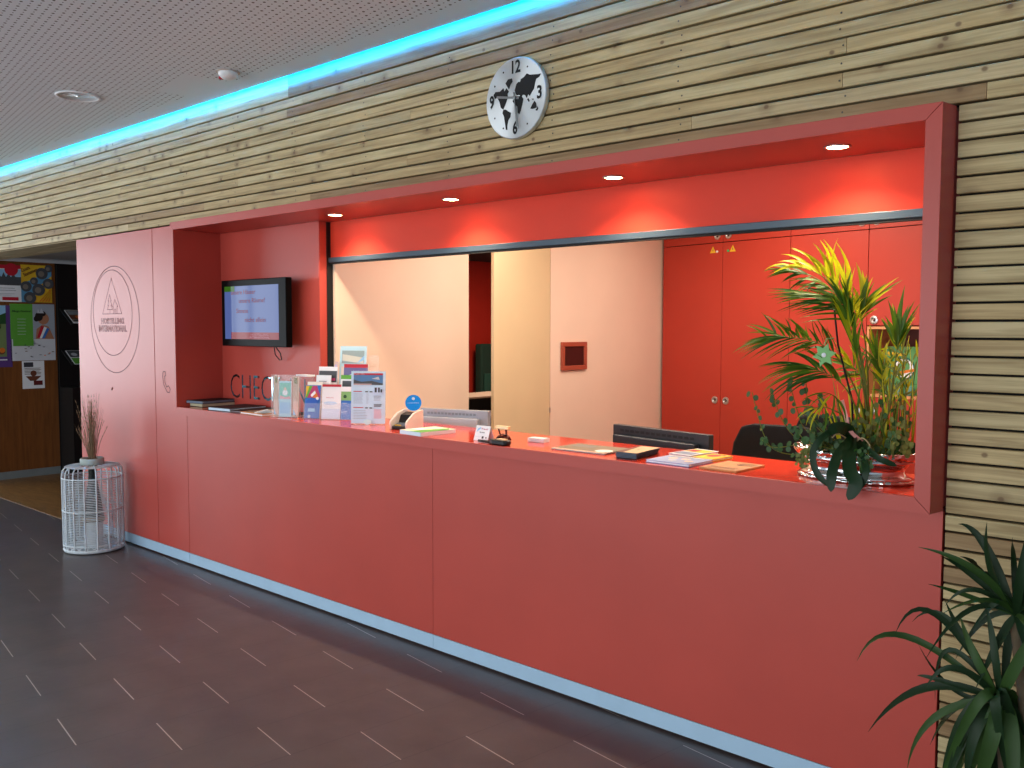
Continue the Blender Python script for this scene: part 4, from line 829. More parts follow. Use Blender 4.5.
# upright A4 price sign
yw = .60; O3 = atz(350.8, 424, ZT); u = Vector((math.cos(yw), math.sin(yw), 0)); W = reach(O3, u, 385.5); v = (ZU+Vector((-u.y, u.x, 0))*.06).normalized(); n = u.cross(v); HS = reachz(O3, 370.5, v)
t = thing('price_sign', 'upright clear stand with a pale blue printed price page, tallest on the counter edge', 'sign', O3)
b = MB(); b.prism([O3, O3+u*W, O3+u*W+v*HS, O3+v*HS], n*.003, ACRYL); b.prism([O3, O3+u*W, O3+u*W-n*.07, O3-n*.07], ZU*.002, ACRYL); b.build('stand', t)
o3 = O3+v*.004-n*.0012+u*.002; b = MB(); W2 = W-.004; b.prism([o3, o3+u*W2, o3+u*W2+v*(HS-.008), o3+v*(HS-.008)], -n*.002, BLUEG)
S = Sheet(b, o3+n*.0046, u, v, W2, HS-.008)
S.rect(0, 0, 1, 1, P('sign_blue', (206, 230, 250))); S.rect(.07, .93, .93, .965, PRED); S.text('Preise / Prix', .24, .948, .018, WHITE_P, width=.3)
S.rect(.07, .74, .93, .93, P('photo_blue', (84, 130, 180))); S.poly([(.07, .74), (.07, .84), (.3, .80), (.6, .82), (.93, .77), (.93, .74)], PGREYD); S.poly([(.6, .86), (.8, .90), (.84, .84)], PLG); S.rect(.07, .74, .6, .765, P('crowd', (190, 160, 160)))
S.lines(.07, .34, .60, .63, 1, PRED, .5); S.lines(.07, .36, .38, .58, 9, INKG, .2); S.lines(.45, .52, .38, .58, 9, INKG, .2); S.rect(.42, .60, .50, .62, INK); S.rect(.55, .60, .63, .62, INK)
S.lines(.07, .40, .29, .32, 1, PRED, .5); S.lines(.07, .5, .08, .26, 6, INKG, .18); S.rect(.42, .29, .50, .31, INK); S.rect(.55, .29, .63, .31, INK)
S.rect(.68, .56, .93, .70, PPALE); S.rect(.7, .60, .76, .69, INK); S.rect(.8, .60, .85, .69, INK); S.rect(.87, .6, .92, .66, INK); S.lines(.68, .9, .44, .54, 4, INKG, .3); S.lines(.68, .92, .32, .38, 3, INK, .6); S.lines(.68, .92, .1, .28, 9, PPINK, .5); S.disc(.5, .03, .12, P('pale_aqua', (214, 240, 246)), ry=.05)  # includes a pale aqua disc at the foot of the page
b.build('page', t)
# 7 card terminal with blue disc
a = atz(403, 429, ZT); tx, ty = a.x, a.y+.03
t = thing('card_terminal', 'white card terminal with dark keypad and round blue disc', 'terminal', (tx, ty, ZT))
Tm = Matrix.Translation((tx, ty, ZT)) @ Matrix.Rotation(.16, 4, 'Z') @ Matrix.Scale(.84, 4)
prf = [(-.085, .0), (-.095, .035), (-.085, .055), (-.02, .10), (.035, .115), (.075, .115), (.075, 0)]
for s_ in (-1, 1):
    b = MB(); b.prism([Tm @ Vector((s_*.062-(.007), y, z)) for y, z in prf], Tm.to_3x3() @ Vector((.014, 0, 0)), mat('terminal_white', (228, 214, 204), .35)); b.build('side_shell', t, bevel=.004)
b = MB(); b.prism([Tm @ Vector((-.054, y, z)) for y, z in ((-.082, .0), (-.085, .02), (-.02, .035), (.0, .085), (.06, .10), (.07, .0))], Tm.to_3x3() @ Vector((.108, 0, 0)), BLACK); b.build('keypad_body', t, bevel=.003)
b = MB()
for i in range(3):
    for j in range(4): b.box(-.036+i*.026, -.018+i*.026, -.078+j*.013, -.069+j*.013, .024+j*.003, .030+j*.003, random.choice([GREY, GREY, PYEL]) if j == 0 else GREY, Tm)
b.build('key', t)
b = MB(); R3 = (Matrix.Rotation(.80, 4, 'Z') @ Matrix.Rotation(PI/2-.1, 4, 'X')).to_3x3(); cd = Tm @ Vector((.0, .06, .155))
b.lathe([(.0001, 0), (.042, 0), (.042, .003), (.0001, .003)], cd, mat('blue_disc', (0, 140, 236), .4, noise=0), 36, T=R3)
S = Sheet(b, cd+R3 @ Vector((-.05, -.05, .0032)), R3 @ XU, R3 @ Vector((0, 1, 0)), .1, .1); S.text('contactless', .5, .5, .07, PPALE, width=.6); S.disc(.5, .72, .08, PPALE); b.build('contactless_sign', t, label='round bright blue disc sign')
# 8 pile with green cover
pa = atz(400, 437, ZT); 
corners('magazine', 'thick white magazine with a green and white cover before the card terminal', 'magazine', (399.8, 433.5), (420.6, 436.6), (440, 430.8), ZT, .019, [P('page_white', (226, 232, 244)), P('page_white', (226, 232, 244))], cover=False, draw=lambda S: (S.rect(.0, .0, 1, 1, P('ivory', (240, 232, 200))), S.poly([(.45, 0), (1, 0), (1, .8), (.7, 1.)], PGRN), S.poly([(.05, .2), (.5, .3), (.5, .5), (.05, .5)], WHITE_P)))
# 10 tent card
a = atz(473.5, 440, ZT); c = atz(487.5, 441.5, ZT); u = Vector((c.x-a.x, c.y-a.y, 0)); W = u.length; u.normalize(); v = (ZU*1+Vector((-u.y, u.x, 0))*.35).normalized(); n = u.cross(v)
b = MB(); O3 = Vector((a.x, a.y, ZT)); b.prism([O3, O3+u*W, O3+u*W+v*.072, O3+v*.072], -n*.001, WHITE_P); top = O3+v*.072; v2 = (ZU*-1+Vector((-u.y, u.x, 0))*.35).normalized()
b.prism([top, top+u*W, top+u*W+v2*.0715, top+v2*.0715], n*-.001, WHITE_P)
S = Sheet(b, O3+n*.0003, u, v, W, .072); S.poly([(.1, .55), (.35, .8), (.35, .9), (.15, .8)], PSKY); S.text('Taxi', .62, .78, .1, PMAG, .02, width=.5); S.text('Service', .5, .55, .1, INK, .02, width=.35); S.rect(.55, .15, .68, .3, INK); S.disc(.85, .22, .05, INKG); S.lines(.1, .5, .2, .3, 2, PLG, .3)
o = b.build('tent_card'); tag(o, 'small white folded card sign with pink and blue print', 'card')
# 11 black hand stamp-like tool lying, and dark bell figure behind
a = atz(478.5, 442, ZT); c = atz(509, 446, ZT)
t = thing('hairbrush', 'black oblong brush with a thin handle lying at the counter edge', 'brush', (a.x, a.y, ZT))
d = Vector((c.x-a.x, c.y-a.y, 0)); L_ = d.length; d.normalize(); b = MB()
b.tube([Vector((a.x, a.y, ZT+.007))+d*(k*L_) for k in (0, .15, .35, .45)], [.006, .0065, .0065, .008], BLACK, 10); b.build('handle', t, smooth=True)
Tb = Matrix((d, Vector((-d.y, d.x, 0)), ZU)).transposed().to_4x4(); Tb.translation = Vector((a.x, a.y, ZT))
b = MB(); b.prism([Tb @ Vector((x*L_, y, .001)) for x, y in ((.42, -.012), (.55, -.022), (.92, -.026), (1.0, -.012), (1.0, .012), (.92, .026), (.55, .022), (.42, .012))], ZU*.022, BLACK); b.build('head', t, bevel=.005)
MB().box(.66*L_, .9*L_, -.012, .012, .0235, .028, mat('tan_felt', (220, 180, 140), .7), Tb).build('label_plate', t, label='tan plate on top')
a = at(502, 437, .05); bx = Vector((atz(503, 441, ZT).x, .06, ZT)); t = thing('desk_bell', 'dark brass reception bell ornament with a pale top bar, behind the black brush', 'bell', bx)
MB().lathe([(.0001, 0), (.034, 0), (.038, .006), (.030, .022), (.016, .030), (.006, .034), (.0001, .034)], bx, mat('dark_bronze', (72, 24, 16), .2, metal=.7), 28).build('bell_dome', t, smooth=True)
b = MB(); b.tube([bx+Vector((-.02, 0, .03)), bx+Vector((-.03, 0, .055))], .0035, mat('dark_bronze', (72, 24, 16), .2, metal=.7), 8); b.tube([bx+Vector((.02, 0, .03)), bx+Vector((.016, 0, .055))], .005, mat('dark_bronze', (72, 24, 16), .2, metal=.7), 8); b.build('post', t)
MB().box(bx.x-.04, bx.x+.035, bx.y-.012, bx.y+.012, bx.z+.055, bx.z+.070, mat('pale_brass', (250, 226, 180), .3, metal=.3)).build('top_bar', t, bevel=.003, label='pale brass bar')
# 12 little white box
corners('card_box', 'small white box lying alone in the middle of the counter', 'box', (527.7, 441.6), (543.8, 443), (547.4, 441.6), ZT, .018, [WHITE], cover=False)
corners('magazine', 'magazine with dark cover and cream oval, left of the dark book pile', 'magazine', (551, 449), (604.8, 455), (626, 449.4), ZT, .005, [P('cover_brown', (128, 110, 88)), WHITE_P], draw=lambda S: (S.rect(0, 0, 1, .12, P('salmon', (226, 176, 150))), S.rect(.0, .12, 1, 1, P('cover_brown', (118, 102, 80))), S.disc(.84, .30, .14, P('cream_paper', (236, 224, 214)), ry=.20), S.rect(.1, .5, .5, .8, PMID)))
for k in range(4):
    j_ = random.uniform(-.4, .4); corners('book', ['lowest book of the dark pile beside the monitor', 'second book from below in the dark pile', 'third book from below in the dark pile', 'top book of the dark pile with tan cover'][k], 'book', (615.3+j_, 457.4-k*1.35), (636.4+j_, 459.4-k*1.35), (660.4+j_, 453.6-k*1.35), ZT+k*.0072, .007, [P('dark_cover', (50, 40, 44)), P('slate_pages', (84, 102, 124))], 'dark book pile', draw=(lambda S: (S.rect(0, 0, 1, 1, P('tan_cover', (206, 170, 132))), S.poly([(0, 0), (.35, 0), (.1, 1), (0, 1)], PBR), S.disc(.5, .5, .05, PRED))) if k == 3 else None)
corners('magazine', 'pale blue magazine with small pictures, at the counter edge', 'magazine', (645.7, 462), (689, 467.4), (710.5, 462), ZT, .010, [P('magazine_blue', (150, 164, 206)), WHITE_P], draw=lambda S: (S.rect(0, 0, 1, 1, P('magazine_blue', (150, 164, 206))), S.disc(.3, .6, .1, P('face', (226, 196, 180))), S.disc(.6, .6, .1, P('face', (226, 196, 180))), S.disc(.45, .3, .09, PLG), S.disc(.8, .35, .09, P('face', (226, 196, 180))), S.rect(.1, .78, .9, .92, PLG)))
corners('magazine', 'white magazine with blue print between the dark books and the yellow magazines', 'magazine', (668, 456), (690, 459), (712, 453.5), ZT, .013, [P('magazine_white', (206, 212, 224)), WHITE_P], draw=lambda S: (S.rect(.05, .5, .95, .9, PYEL), S.rect(.1, .55, .5, .8, PRED), S.rect(.1, .1, .9, .4, P('slate_print', (120, 134, 160)))))
corners('magazine', 'yellow and red magazine, nearest the wooden board', 'magazine', (692, 459.3), (712, 462), (736, 458.8), ZT, .010, [PYEL, WHITE_P], draw=lambda S: (S.rect(.02, .02, .98, .98, P('bright_yellow', (236, 190, 40))), S.disc(.45, .62, .26, P('bright_red', (214, 50, 30)), ry=.26), S.disc(.75, .8, .1, PBR)))
corners('wooden_board', 'thin bamboo board with burnt markings between the magazines and the palm', 'board', (699.3, 468.2), (736.2, 473), (761.5, 466.2), ZT, .006, [BAMBOO], cover=False, draw=lambda S: (S.lines(.1, .9, .12, .3, 2, PBR, .3), S.disc(.6, .65, .08, PBR), S.lines(.5, .95, .6, .9, 3, PBR, .25)))
# ================================================================== PLANTER AND ITS PLANTS
PC = Vector((-1.145, .135, ZT))
HAM = mat('hammered_silver', (222, 226, 226), .14, metal=1., noise=.0)
def hammered():
    nt = HAM.node_tree; b_ = nt.nodes['Principled BSDF']; tc = nt.nodes.new('ShaderNodeTexCoord'); vo = nt.nodes.new('ShaderNodeTexVoronoi'); vo.inputs['Scale'].default_value = 42
    bp = nt.nodes.new('ShaderNodeBump'); bp.inputs['Strength'].default_value = .7; bp.inputs['Distance'].default_value = .01
    nt.links.new(tc.outputs['Object'], vo.inputs['Vector']); nt.links.new(vo.outputs['Distance'], bp.inputs['Height']); nt.links.new(bp.outputs[0], b_.inputs['Normal'])
hammered()
t = thing('planter_bowl', 'oval waisted mirror-silver planter with hammered rim at the right end of the counter', 'planter', PC)
SXX, SYY = 1.0, .62
b = MB(); b.lathe([(.0001, .0), (.200, .0), (.203, .006), (.196, .013)], PC, HAM, 48, SXX, SYY); b.build('foot', t, smooth=True)
b = MB(); b.lathe([(.196, .0132), (.176, .022), (.166, .034), (.168, .048), (.182, .064), (.204, .078)], PC, CHROME, 48, SXX, SYY); b.build('waist', t, smooth=True)
b = MB(); b.lathe([(.204, .0782), (.214, .088), (.219, .103), (.215, .108), (.208, .104), (.195, .086)], PC, HAM, 48, SXX, SYY); b.build('rim', t, smooth=True)
MB().lathe([(.0001, .092), (.120, .096), (.200, .090)], PC, mat('potting_soil', (38, 28, 22), .95, bump=.6, nscale=60), 32, SXX, SYY).build('soil', t)
def leafmat(n, c, rough=.45, trans=.25):
    M = mat(n, c, rough, noise=.12, nscale=14); nt = M.node_tree; b_ = nt.nodes['Principled BSDF']; out = nt.nodes['Material Output']
    t_ = nt.nodes.new('ShaderNodeBsdfTranslucent'); mx = nt.nodes.new('ShaderNodeMixShader'); mx.inputs[0].default_value = .38
    src = b_.inputs['Base Color'].links[0].from_socket; nt.links.new(src, t_.inputs['Color']); nt.links.new(b_.outputs[0], mx.inputs[1]); nt.links.new(t_.outputs[0], mx.inputs[2]); nt.links.new(mx.outputs[0], out.inputs['Surface'])
    return M
PALM = leafmat('palm_green', (84, 122, 28)); PALM_LIT = leafmat('palm_lit_yellow', (188, 190, 24)); PALM_D = leafmat('palm_deep_green', (46, 88, 28)); STEMM = leafmat('palm_stem', (120, 130, 50))  # the yellow leaf colour has the downlight's glow painted into it
def bez(p0, p1, p2, n): return [p0*(1-t)**2+p1*2*t*(1-t)+p2*t*t for t in [i/n for i in range(n+1)]]
def crom(P_, n=6):
    out = []; Q = [P_[0]*2-P_[1]]+list(P_)+[P_[-1]*2-P_[-2]]
    for i in range(1, len(Q)-2):
        for k in range(n):
            t_ = k/n; a, b_, c, d_ = Q[i-1], Q[i], Q[i+1], Q[i+2]
            out.append(.5*((2*b_)+(c-a)*t_+(2*a-5*b_+4*c-d_)*t_*t_+(3*b_-a-3*c+d_)*t_**3))
    out.append(P_[-1]); return out
def blade(mb, pts, w, mt, up=Vector((0, -1, .25)), fold=.35, prof=None):
    """a leaf blade along PTS, W wide, with a folded midrib"""
    n = len(pts); base = len(mb.v)
    for i, p in enumerate(pts):
        t_ = i/(n-1); d = (pts[min(i+1, n-1)]-pts[max(i-1, 0)]).normalized(); s_ = d.cross(up)
        s_ = s_.normalized() if s_.length > 1e-4 else Vector((1, 0, 0)); nn = s_.cross(d).normalized()
        k = prof(t_) if prof else (math.sin(PI*min(1, t_*1.0+.08))**.7 if t_ < .92 else (1-t_)*4)
        k = max(k, .02); h = w/2*k
        mb.v += [p-s_*h+nn*h*fold, p-nn*h*fold*.2, p+s_*h+nn*h*fold]
    for i in range(n-1):
        a = base+i*3
        mb.face((a, a+1, a+4, a+3), mt); mb.face((a+1, a+2, a+5, a+4), mt)
def frond(root, ctrl, nl, ll, mt, mt2=None, droop=.25, spread=.75, start=.35, lw=.017, rise=None):
    """feather frond: rachis through CTRL, leaflets both sides of its outer part"""
    P_ = crom(ctrl, 6); b = MB(); b.tube(P_, [.0045*(1-.75*i/len(P_)) for i in range(len(P_))], STEMM, 5)
    L_ = [0]; 
    for i in range(len(P_)-1): L_.append(L_[-1]+(P_[i+1]-P_[i]).length)
    def pt(s_):
        q = s_*L_[-1]
        for i in range(len(P_)-1):
            if L_[i+1] >= q: f = (q-L_[i])/max(1e-6, L_[i+1]-L_[i]); return P_[i].lerp(P_[i+1], f), (P_[i+1]-P_[i]).normalized()
        return P_[-1], (P_[-1]-P_[-2]).normalized()
    side0 = (rise or Vector((.1, -.6, 1))).normalized()
    for k in range(nl):
        s_ = start+(1-start)*k/(nl-1); p, d = pt(s_)
        for sg in (-1, 1):
            if k == nl-1 and sg == 1: continue
            s2 = (side0-d*side0.dot(d)).normalized(); dirv = (d*(1-spread*(1-.35*s_))+s2*sg*spread).normalized()
            dirv = (dirv+Vector((random.uniform(-.12, .12), random.uniform(-.18, .18), random.uniform(-.1, .1)))).normalized()
            l = ll*(.62+.5*math.sin(PI*min(1, max(0, (s_-start)/(1-start)*.8+.15))))*random.uniform(.85, 1.1)
            e = p+dirv*l+Vector((0, 0, -droop*l*random.uniform(.6, 1.3))); m_ = p+dirv*l*.55+Vector((0, 0, .02*l))
            blade(b, bez(p, m_, e, 6), lw*random.uniform(.8, 1.15), mt if (mt2 is None or random.random() < .6) else mt2, up=Vector((random.uniform(-.3, .3), -1, .45)))
    b.build('frond', root, smooth=True)
pr = thing('palm_plant', 'feathery green and yellow-lit palm growing from the silver planter', 'palm', PC+Vector((.02, 0, .1)))
pb = PC+Vector((.03, .0, .1))
def A(px, py, Y): return at(px, py, Y)
def fan(rach, Y1, tips, w, mt, mt2=None, arc=.16, yt=-.03, dens=2):
    """frond whose leaflets run from rachis parameter S to a tip pixel"""
    P_ = crom([pb+Vector((random.uniform(-.02, .02), random.uniform(-.02, .02), 0))]+[A(x, y, .12+(Y1-.12)*(k+1)/len(rach)) for k, (x, y) in enumerate(rach)], 8)
    b = MB(); N_ = len(P_); b.tube(P_, [.0042*(1-.8*i/N_) for i in range(N_)], STEMM, 5)
    more = []
    for (s_, tx, ty) in tips:
        more.append((s_, tx, ty))
        for k in range(dens): more.append((max(.45, s_-.035*(k+1)-random.random()*.03), tx+random.uniform(-3, 8), ty+random.uniform(-2, 9)))
    for (s_, tx, ty) in more:
        q = s_*(N_-1); i0 = min(N_-2, int(q)); p = P_[i0].lerp(P_[i0+1], q-i0); d = (P_[i0+1]-P_[i0]).normalized()
        e = A(tx, ty, Y1+yt+random.uniform(-.03, .03)); L_ = (e-p).length
        ch = e-p; pe = Vector((ch.z, 0, -ch.x)).normalized(); pe = pe if pe.z >= 0 else -pe
        c = p.lerp(e, .48)+pe*arc*L_*1.25
        wd = w*random.uniform(.72, 1.0)
        blade(b, bez(p, c, e, 9), wd, mt if mt2 is None or random.random() < .6 else mt2, up=Vector((random.uniform(-.35, .35), -.8, .75)), fold=.3, prof=lambda t_: min(1, .35+t_*3) if t_ < .35 else max(.03, 1-((t_-.35)/.65)**1.7))
    b.build('frond', pr, smooth=True)
fan([(866, 400), (856, 340), (843, 298), (815, 272), (775, 264)], .06, [(.66, 829, 244), (.62, 838, 238), (.72, 813, 243), (.76, 790, 247), (.82, 781, 254), (.86, 777, 262), (.92, 765, 270), (.70, 820, 240)], .017, PALM_LIT, None, .20, dens=1)
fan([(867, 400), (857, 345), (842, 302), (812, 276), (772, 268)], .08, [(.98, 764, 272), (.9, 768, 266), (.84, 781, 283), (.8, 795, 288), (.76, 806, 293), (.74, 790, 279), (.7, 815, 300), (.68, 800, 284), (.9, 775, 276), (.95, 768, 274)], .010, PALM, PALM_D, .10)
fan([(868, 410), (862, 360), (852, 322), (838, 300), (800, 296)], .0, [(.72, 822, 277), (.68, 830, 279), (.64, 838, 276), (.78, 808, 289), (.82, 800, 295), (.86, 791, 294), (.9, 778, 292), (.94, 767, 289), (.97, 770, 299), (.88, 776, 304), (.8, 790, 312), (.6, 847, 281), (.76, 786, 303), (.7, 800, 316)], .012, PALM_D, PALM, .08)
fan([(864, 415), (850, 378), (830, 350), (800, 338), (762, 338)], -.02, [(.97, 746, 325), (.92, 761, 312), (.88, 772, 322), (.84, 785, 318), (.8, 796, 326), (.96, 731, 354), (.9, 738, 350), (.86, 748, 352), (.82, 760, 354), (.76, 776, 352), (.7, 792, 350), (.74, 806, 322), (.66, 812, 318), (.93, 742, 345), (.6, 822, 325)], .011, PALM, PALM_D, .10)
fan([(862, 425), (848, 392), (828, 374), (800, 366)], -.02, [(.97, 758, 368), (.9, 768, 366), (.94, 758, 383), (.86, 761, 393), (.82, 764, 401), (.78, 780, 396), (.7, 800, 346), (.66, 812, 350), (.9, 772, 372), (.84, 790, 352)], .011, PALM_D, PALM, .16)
fan([(868, 400), (866, 350), (862, 322), (863, 308)], .10, [(.97, 862, 270), (.93, 856, 262), (.9, 869, 275), (.97, 873, 277), (.99, 887, 283), (.96, 899, 277), (.92, 893, 288), (.86, 852, 285), (.82, 878, 300), (.8, 848, 290)], .018, PALM_LIT, PALM, .08, .0, dens=1)
fan([(886, 420), (893, 380), (897, 350), (899, 340)], .06, [(.9, 905, 285), (.95, 915, 300), (.97, 917, 312), (.85, 885, 316), (.88, 892, 303), (.8, 881, 319), (.93, 911, 305), (.82, 912, 320), (.86, 888, 300)], .019, PALM, PALM_LIT, .05, .0, dens=1)
fan([(868, 420), (860, 370), (850, 330), (846, 300)], .02, [(.95, 847, 275), (.9, 842, 262), (.85, 838, 282), (.8, 830, 290), (.98, 852, 268), (.75, 862, 300), (.7, 828, 300), (.9, 860, 290), (.82, 866, 296), (.65, 858, 310)], .013, PALM, PALM_LIT, .05)
fan([(870, 430), (868, 400), (860, 375), (845, 360)], .18, [(.95, 820, 350), (.9, 822, 362), (.85, 830, 372), (.8, 835, 382), (.96, 835, 342), (.86, 850, 338), (.78, 868, 345), (.7, 842, 392), (.65, 872, 352)], .012, PALM, PALM_LIT, .1)
fan([(880, 430), (884, 400), (882, 375), (874, 355)], .20, [(.95, 862, 330), (.9, 878, 328), (.85, 890, 340), (.8, 866, 352), (.98, 870, 325), (.75, 895, 352), (.7, 868, 365), (.88, 858, 345)], .012, PALM_LIT, PALM, .06)
fan([(860, 435), (846, 418), (828, 408), (812, 408)], -.04, [(.98, 790, 410), (.94, 796, 420), (.9, 806, 426), (.85, 810, 432), (.8, 822, 436), (.88, 802, 398), (.82, 812, 392), (.76, 826, 394), (.7, 836, 436)], .009, PALM, PALM_LIT, .15, dens=0)
fan([(858, 440), (842, 415), (836, 398), (824, 392)], -.06, [(.95, 800, 402), (.9, 806, 412), (.85, 818, 420), (.8, 826, 425), (.75, 846, 425)], .008, PALM, PALM_LIT, .15, dens=0)
for k in range(34):
    x = random.uniform(-.07, .14); p0 = pb+Vector((x, random.uniform(-.05, .06), -.01)); tip = p0+Vector((random.uniform(-.08, .05), random.uniform(-.05, .05), random.uniform(.14, .34)))
    b = MB(); blade(b, bez(p0, p0.lerp(tip, .5)+Vector((random.uniform(-.02, .02), 0, 0)), tip, 6), .007, random.choice((PALM, PALM_LIT, STEMM)), fold=.3); b.build('stem', pr, smooth=True)
for k in range(22):
    x = random.uniform(.02, .16); p0 = pb+Vector((x, random.uniform(.0, .08), -.01)); tip = p0+Vector((random.uniform(-.05, .06), random.uniform(-.02, .05), random.uniform(.22, .42)))
    b = MB(); b.tube(bez(p0, p0.lerp(tip, .5)+Vector((random.uniform(-.02, .02), 0, 0)), tip, 5), [.0028, .0026, .0022, .0018, .0014, .0009], random.choice((STEMM, PALM_LIT, STEMM, PALM)), 5)
    for q in range(3):
        u_ = random.uniform(.4, 1); p_ = p0.lerp(tip, u_); e_ = p_+Vector((random.uniform(-.07, .07), random.uniform(-.03, .02), random.uniform(.02, .08))); blade(b, bez(p_, p_.lerp(e_, .5)+ZU*.015, e_, 5), .007, random.choice((STEMM, PALM_LIT, PALM)), fold=.3)
    b.build('stem', pr, smooth=True)
# support stick and star ornament
b = MB(); b.tube([pb+Vector((-.02, -.04, 0)), A(852, 400, .06), A(838, 345, .05), A(834, 306, .05)], .0035, BLACK_M, 6); o = b.build('plant_stake'); tag(o, 'thin black stake leaning in the palm', 'stake')
b = MB(); c_ = A(824, 355, -.04); R1 = .042
pts = []
for k in range(12):
    a = 2*PI*k/12+.2; r_ = R1 if k % 2 == 0 else R1*.55; pts.append(c_+Vector((r_*math.cos(a), 0, r_*math.sin(a))))
b.prism(pts, (0, .004, 0), mat('pale_green_felt', (132, 188, 120), .7)); b.lathe([(.0001, 0), (.008, .001), (.0001, .004)], c_+Vector((0, -.001, 0)), WHITE, 12, T=T90); b.tube([c_+Vector((0, 0, R1*.8)), c_+Vector((.004, .01, R1*1.3)), c_+Vector((.02, .03, R1*1.35))], .0022, mat('pale_green_felt', (132, 188, 120), .7), 5)
o = b.build('flower_ornament'); tag(o, 'pale green star-shaped flower ornament hanging in the palm', 'ornament')
# ribbon
b = MB(); blade(b, crom([A(842, 400, .0), A(845, 412, -.02), A(850, 430, -.02), A(862, 442, .0)], 5), .016, mat('pink_ribbon', (220, 150, 140), .5), fold=.05, prof=lambda t_: .8); o = b.build('ribbon', smooth=True); tag(o, 'pale pink ribbon hanging between the palm and the trailing plant', 'ribbon')
# orchid-like strap leaves drooping over the edge
ORC = mat('orchid_leaf', (17, 46, 18), .45, spec=.3, noise=.1, nscale=10)
ot = thing('orchid', 'dark green strap-leaved plant drooping over the counter edge', 'plant', PC+Vector((-.13, -.05, .1)))
def droopleaf(pts, w):
    b = MB(); blade(b, crom([A(*p) for p in pts], 6), w, ORC, up=Vector((.1, -1, .3)), fold=.18, prof=lambda t_: min(1, .45+t_*2.2) if t_ < .75 else max(.05, math.sqrt(max(0, 1-((t_-.75)/.25)**2)))); b.build('leaf', ot, smooth=True)
droopleaf([(848, 438, .0), (838, 430, -.05), (822, 438, -.10), (813, 453, -.12), (817, 473, -.13), (831, 488, -.13)], .022)
droopleaf([(850, 436, .0), (846, 445, -.06), (837, 458, -.10), (832, 475, -.13), (831, 492, -.14)], .034)
droopleaf([(854, 436, .0), (850, 452, -.08), (850, 470, -.12), (856, 484, -.14), (848, 500, -.15)], .044)
droopleaf([(852, 438, .02), (848, 430, -.03), (838, 428, -.06), (828, 431, -.08)], .040)
droopleaf([(858, 440, .0), (868, 450, -.06), (880, 459, -.08), (897, 466, -.06)], .020)
droopleaf([(854, 440, -.0), (862, 455, -.08), (866, 470, -.12), (862, 488, -.13)], .022)
b = MB(); b.tube([A(853, 440, .0), A(853, 455, .03)], .014, ORC, 8); b.build('stem', ot)
for k, pp in enumerate(([(853, 445, .0), (862, 438, -.03), (870, 446, -.05), (872, 460, -.06)], [(850, 440, 0), (838, 434, -.04), (832, 438, -.05)])):
    b = MB(); b.tube(crom([A(*q) for q in pp], 5), .0022, mat('aerial_root', (170, 150, 110), .6), 5); b.build('aerial_root', ot, smooth=True)
# trailing round-leaved plant, left of the bowl
ft = thing('trailing_fig', 'small round-leaved trailing plant reaching left from the silver planter', 'plant', PC+Vector((-.15, 0, .1)))
FIG = mat('fig_leaf', (50, 84, 36), .5, noise=.15, nscale=30); FIGY = mat('moss_leaf', (104, 110, 44), .6, noise=.15, nscale=30)
def vine(pts, n, r, mt):
    P_ = crom([A(*p) for p in pts], 6); b = MB(); b.tube(P_, .0016, STEMM, 4)
    for k in range(n):
        q = P_[min(len(P_)-1, int((k+.5)/n*len(P_)))]; a = random.random()*2*PI; rr = r*random.uniform(.7, 1.2); off = Vector((math.cos(a), random.uniform(-.6, .3), math.sin(a)))*rr*1.1; c = q+off
        nn = Vector((random.uniform(-.5, .5), -1, random.uniform(-.3, .6))).normalized(); s_ = nn.cross(ZU).normalized(); v_ = s_.cross(nn)
        b.poly([c+(s_*math.cos(w_)*.85+v_*math.sin(w_))*rr for w_ in [i*PI/4 for i in range(8)]], mt)
    b.build('vine', ft, smooth=False)
vines = [
 [(840, 452, .05), (800, 455, .0), (775, 450, -.02), (764, 435, -.03), (757, 412, -.03), (752, 392, -.03)],
 [(835, 450, .05), (800, 440, .02), (785, 425, .0), (776, 405, .0), (770, 388, .0)],
 [(835, 448, .06), (806, 430, .04), (797, 410, .02), (790, 385, .02), (787, 380, .02)],
 [(838, 445, .06), (815, 425, .05), (808, 405, .04), (806, 383, .04)],
 [(838, 448, .0), (815, 440, -.04), (790, 446, -.06), (772, 447, -.06), (762, 440, -.06)],
 [(840, 446, .03), (822, 430, .0), (812, 418, .0), (800, 412, .0)],
 [(842, 446, .03), (828, 432, .03), (822, 410, .03), (818, 398, .03)],
 [(840, 450, -.02), (820, 446, -.05), (805, 440, -.05), (796, 430, -.05)],
]
for vv in vines: vine(vv, 17, .0105, FIG)
for k in range(6): vine([(838+k*3, 446, .02), (826-k*2, 440+k, .0), (812+k*4, 432+k*3, -.02)], 22, .010, FIG)
for k in range(5): vine([(815+k*2, 445, -.03), (803+k*2, 452, -.07), (797+k*2, 462+k, -.09)], 22, .006, FIGY)
gt = thing('ground_ivy', 'tangle of small green leaves covering the soil of the silver planter', 'plant', PC+Vector((.08, 0, .1)))
ft_ = ft; ft = gt
for k in range(20):
    x = 858+k*2.9; z_ = random.uniform(400, 436); dp = random.uniform(.0, .2); vine([(x-6, 455, dp*.5+.04), (x, 448, dp), (x+random.uniform(-8, 5), 440, dp), (min(x+random.uniform(-8, 8), 910), z_, dp)], 13, .0095, random.choice((FIG, PALM_D, FIGY, FIGY)))
for k in range(4): vine([(856+k*4, 450, -.06), (860+k*3, 462, -.10), (860+k*3, 470+k, -.11)], 9, .008, random.choice((FIG, PALM_D)))
ft = ft_
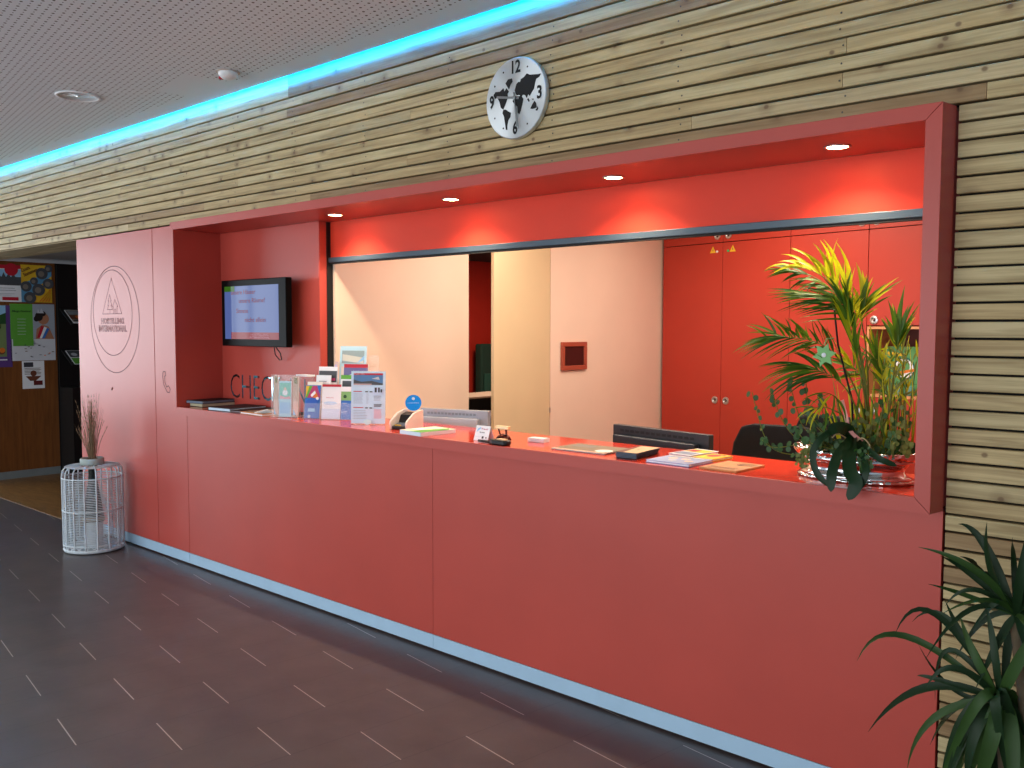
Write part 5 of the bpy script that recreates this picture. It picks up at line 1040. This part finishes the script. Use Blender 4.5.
# ================================================================== FOREGROUND DRACAENA
DR = mat('dracaena_leaf', (24, 46, 22), .5, noise=.16, nscale=8, spec=.28); DR2 = mat('dracaena_leaf_light', (44, 70, 28), .5, noise=.16, nscale=8, spec=.28)
YD = -.42
base = at(1012, 768, YD); bxd = Vector((base.x+.02, YD, 0))
dr = thing('dracaena', 'dark green long-leaved dracaena in the right foreground before the wooden slats', 'plant', bxd)
TRK = mat('dracaena_trunk', (96, 82, 62), .8, bump=.4, nscale=30)
cA = at(1016, 615, YD+.03); cB = at(1000, 700, YD-.02)
MB().tube([bxd+Vector((0, 0, .30)), bxd+Vector((.01, 0, .6)), cA+Vector((0, 0, -.02))], [.02, .018, .014], TRK, 10).build('trunk', dr, smooth=True)
MB().tube([bxd+Vector((-.02, -.01, .30)), cB+Vector((0, 0, -.02))], [.016, .013], TRK, 10).build('trunk', dr, smooth=True)
def dleaf(c, mid, tip, w=.028, ym=0., yt=0., mt=None):
    p1 = at(mid[0], mid[1], YD+ym); p2 = at(tip[0], tip[1], YD+yt); pts = crom([c, p1, p2], 7)
    q = bez(c, p1*2-(c+p2)*.5, p2, 12)
    b = MB(); blade(b, q, w*.74, mt or random.choice((DR, DR, DR2)), up=Vector((random.uniform(-.5, .2), -1, .5)), fold=.3, prof=lambda t_: min(1, .5+t_*2) if t_ < .45 else max(.03, 1-((t_-.45)/.55)**1.6)); b.build('leaf', dr, smooth=True)
for a in [((985, 545), (958, 524), .030), ((992, 570), (987, 522), .034), ((975, 570), (918, 547), .026), ((972, 575), (940, 556), .022), ((965, 595), (928, 584), .018), ((975, 590), (945, 606), .018), ((985, 600), (940, 615), .018), ((1035, 580), (1045, 545), .034), ((970, 610), (925, 660), .02), ((1040, 610), (1075, 640), .034), ((1020, 580), (1030, 520), .03), ((985, 620), (955, 660), .022), ((1000, 640), (975, 690), .03), ((1030, 650), (1050, 720), .034), ((1008, 650), (1002, 720), .034), ((1000, 600), (965, 640), .024)]:
    dleaf(cA, a[0], a[1], a[2]*1.0, random.uniform(-.08, .06), random.uniform(-.16, .1))
for a in [((905, 636), (857, 661), .026), ((935, 614), (895, 634), .022), ((950, 620), (912, 622), .022), ((925, 688), (868, 732), .032), ((935, 718), (907, 770), .03), ((955, 690), (918, 644), .018), ((940, 680), (917, 676), .018), ((965, 640), (945, 600), .024), ((975, 655), (960, 615), .03), ((975, 735), (940, 800), .045), ((990, 745), (965, 830), .05), ((1005, 750), (995, 840), .05), ((1020, 745), (1030, 830), .045), ((1030, 720), (1070, 780), .04), ((1020, 660), (1050, 610), .04), ((960, 705), (930, 745), .028), ((985, 735), (950, 820), .04), ((1012, 740), (1012, 850), .05), ((955, 668), (925, 690), .024), ((995, 650), (985, 600), .03), ((970, 725), (945, 780), .035), ((950, 650), (935, 700), .02), ((1000, 760), (975, 860), .05), ((1030, 760), (1045, 860), .05)]:
    dleaf(cB, a[0], a[1], a[2]*1.0, random.uniform(-.10, .08), random.uniform(-.2, .1))
for k in range(16):
    x = random.uniform(930, 1045); y = random.uniform(775, 850); dleaf(cB, ((x+1000)/2+random.uniform(-12, 12), 722+random.uniform(-15, 15)), (x, y), random.uniform(.026, .044), random.uniform(-.12, .1), random.uniform(-.22, .12))
for k in range(10):
    a_ = random.uniform(-2.6, 1.2); dleaf(cA, (1016+45*math.cos(a_), 612+36*math.sin(a_)-12), (1016+85*math.cos(a_), 615+78*math.sin(a_)), random.uniform(.016, .028), random.uniform(-.12, .1), random.uniform(-.2, .12))
POT = mat('grey_pot', (92, 92, 94), .6)
b = MB(); b.lathe([(.0001, 0), (.13, 0), (.17, .32), (.18, .33), (.165, .33), (.15, .29), (.0001, .29)], bxd, POT, 36); b.build('pot', dr, smooth=False)
MB().lathe([(.0001, .292), (.149, .292), (.149, .300), (.0001, .304)], bxd, mat('potting_soil', (38, 28, 22), .95, bump=.6, nscale=60), 24).build('soil', dr)
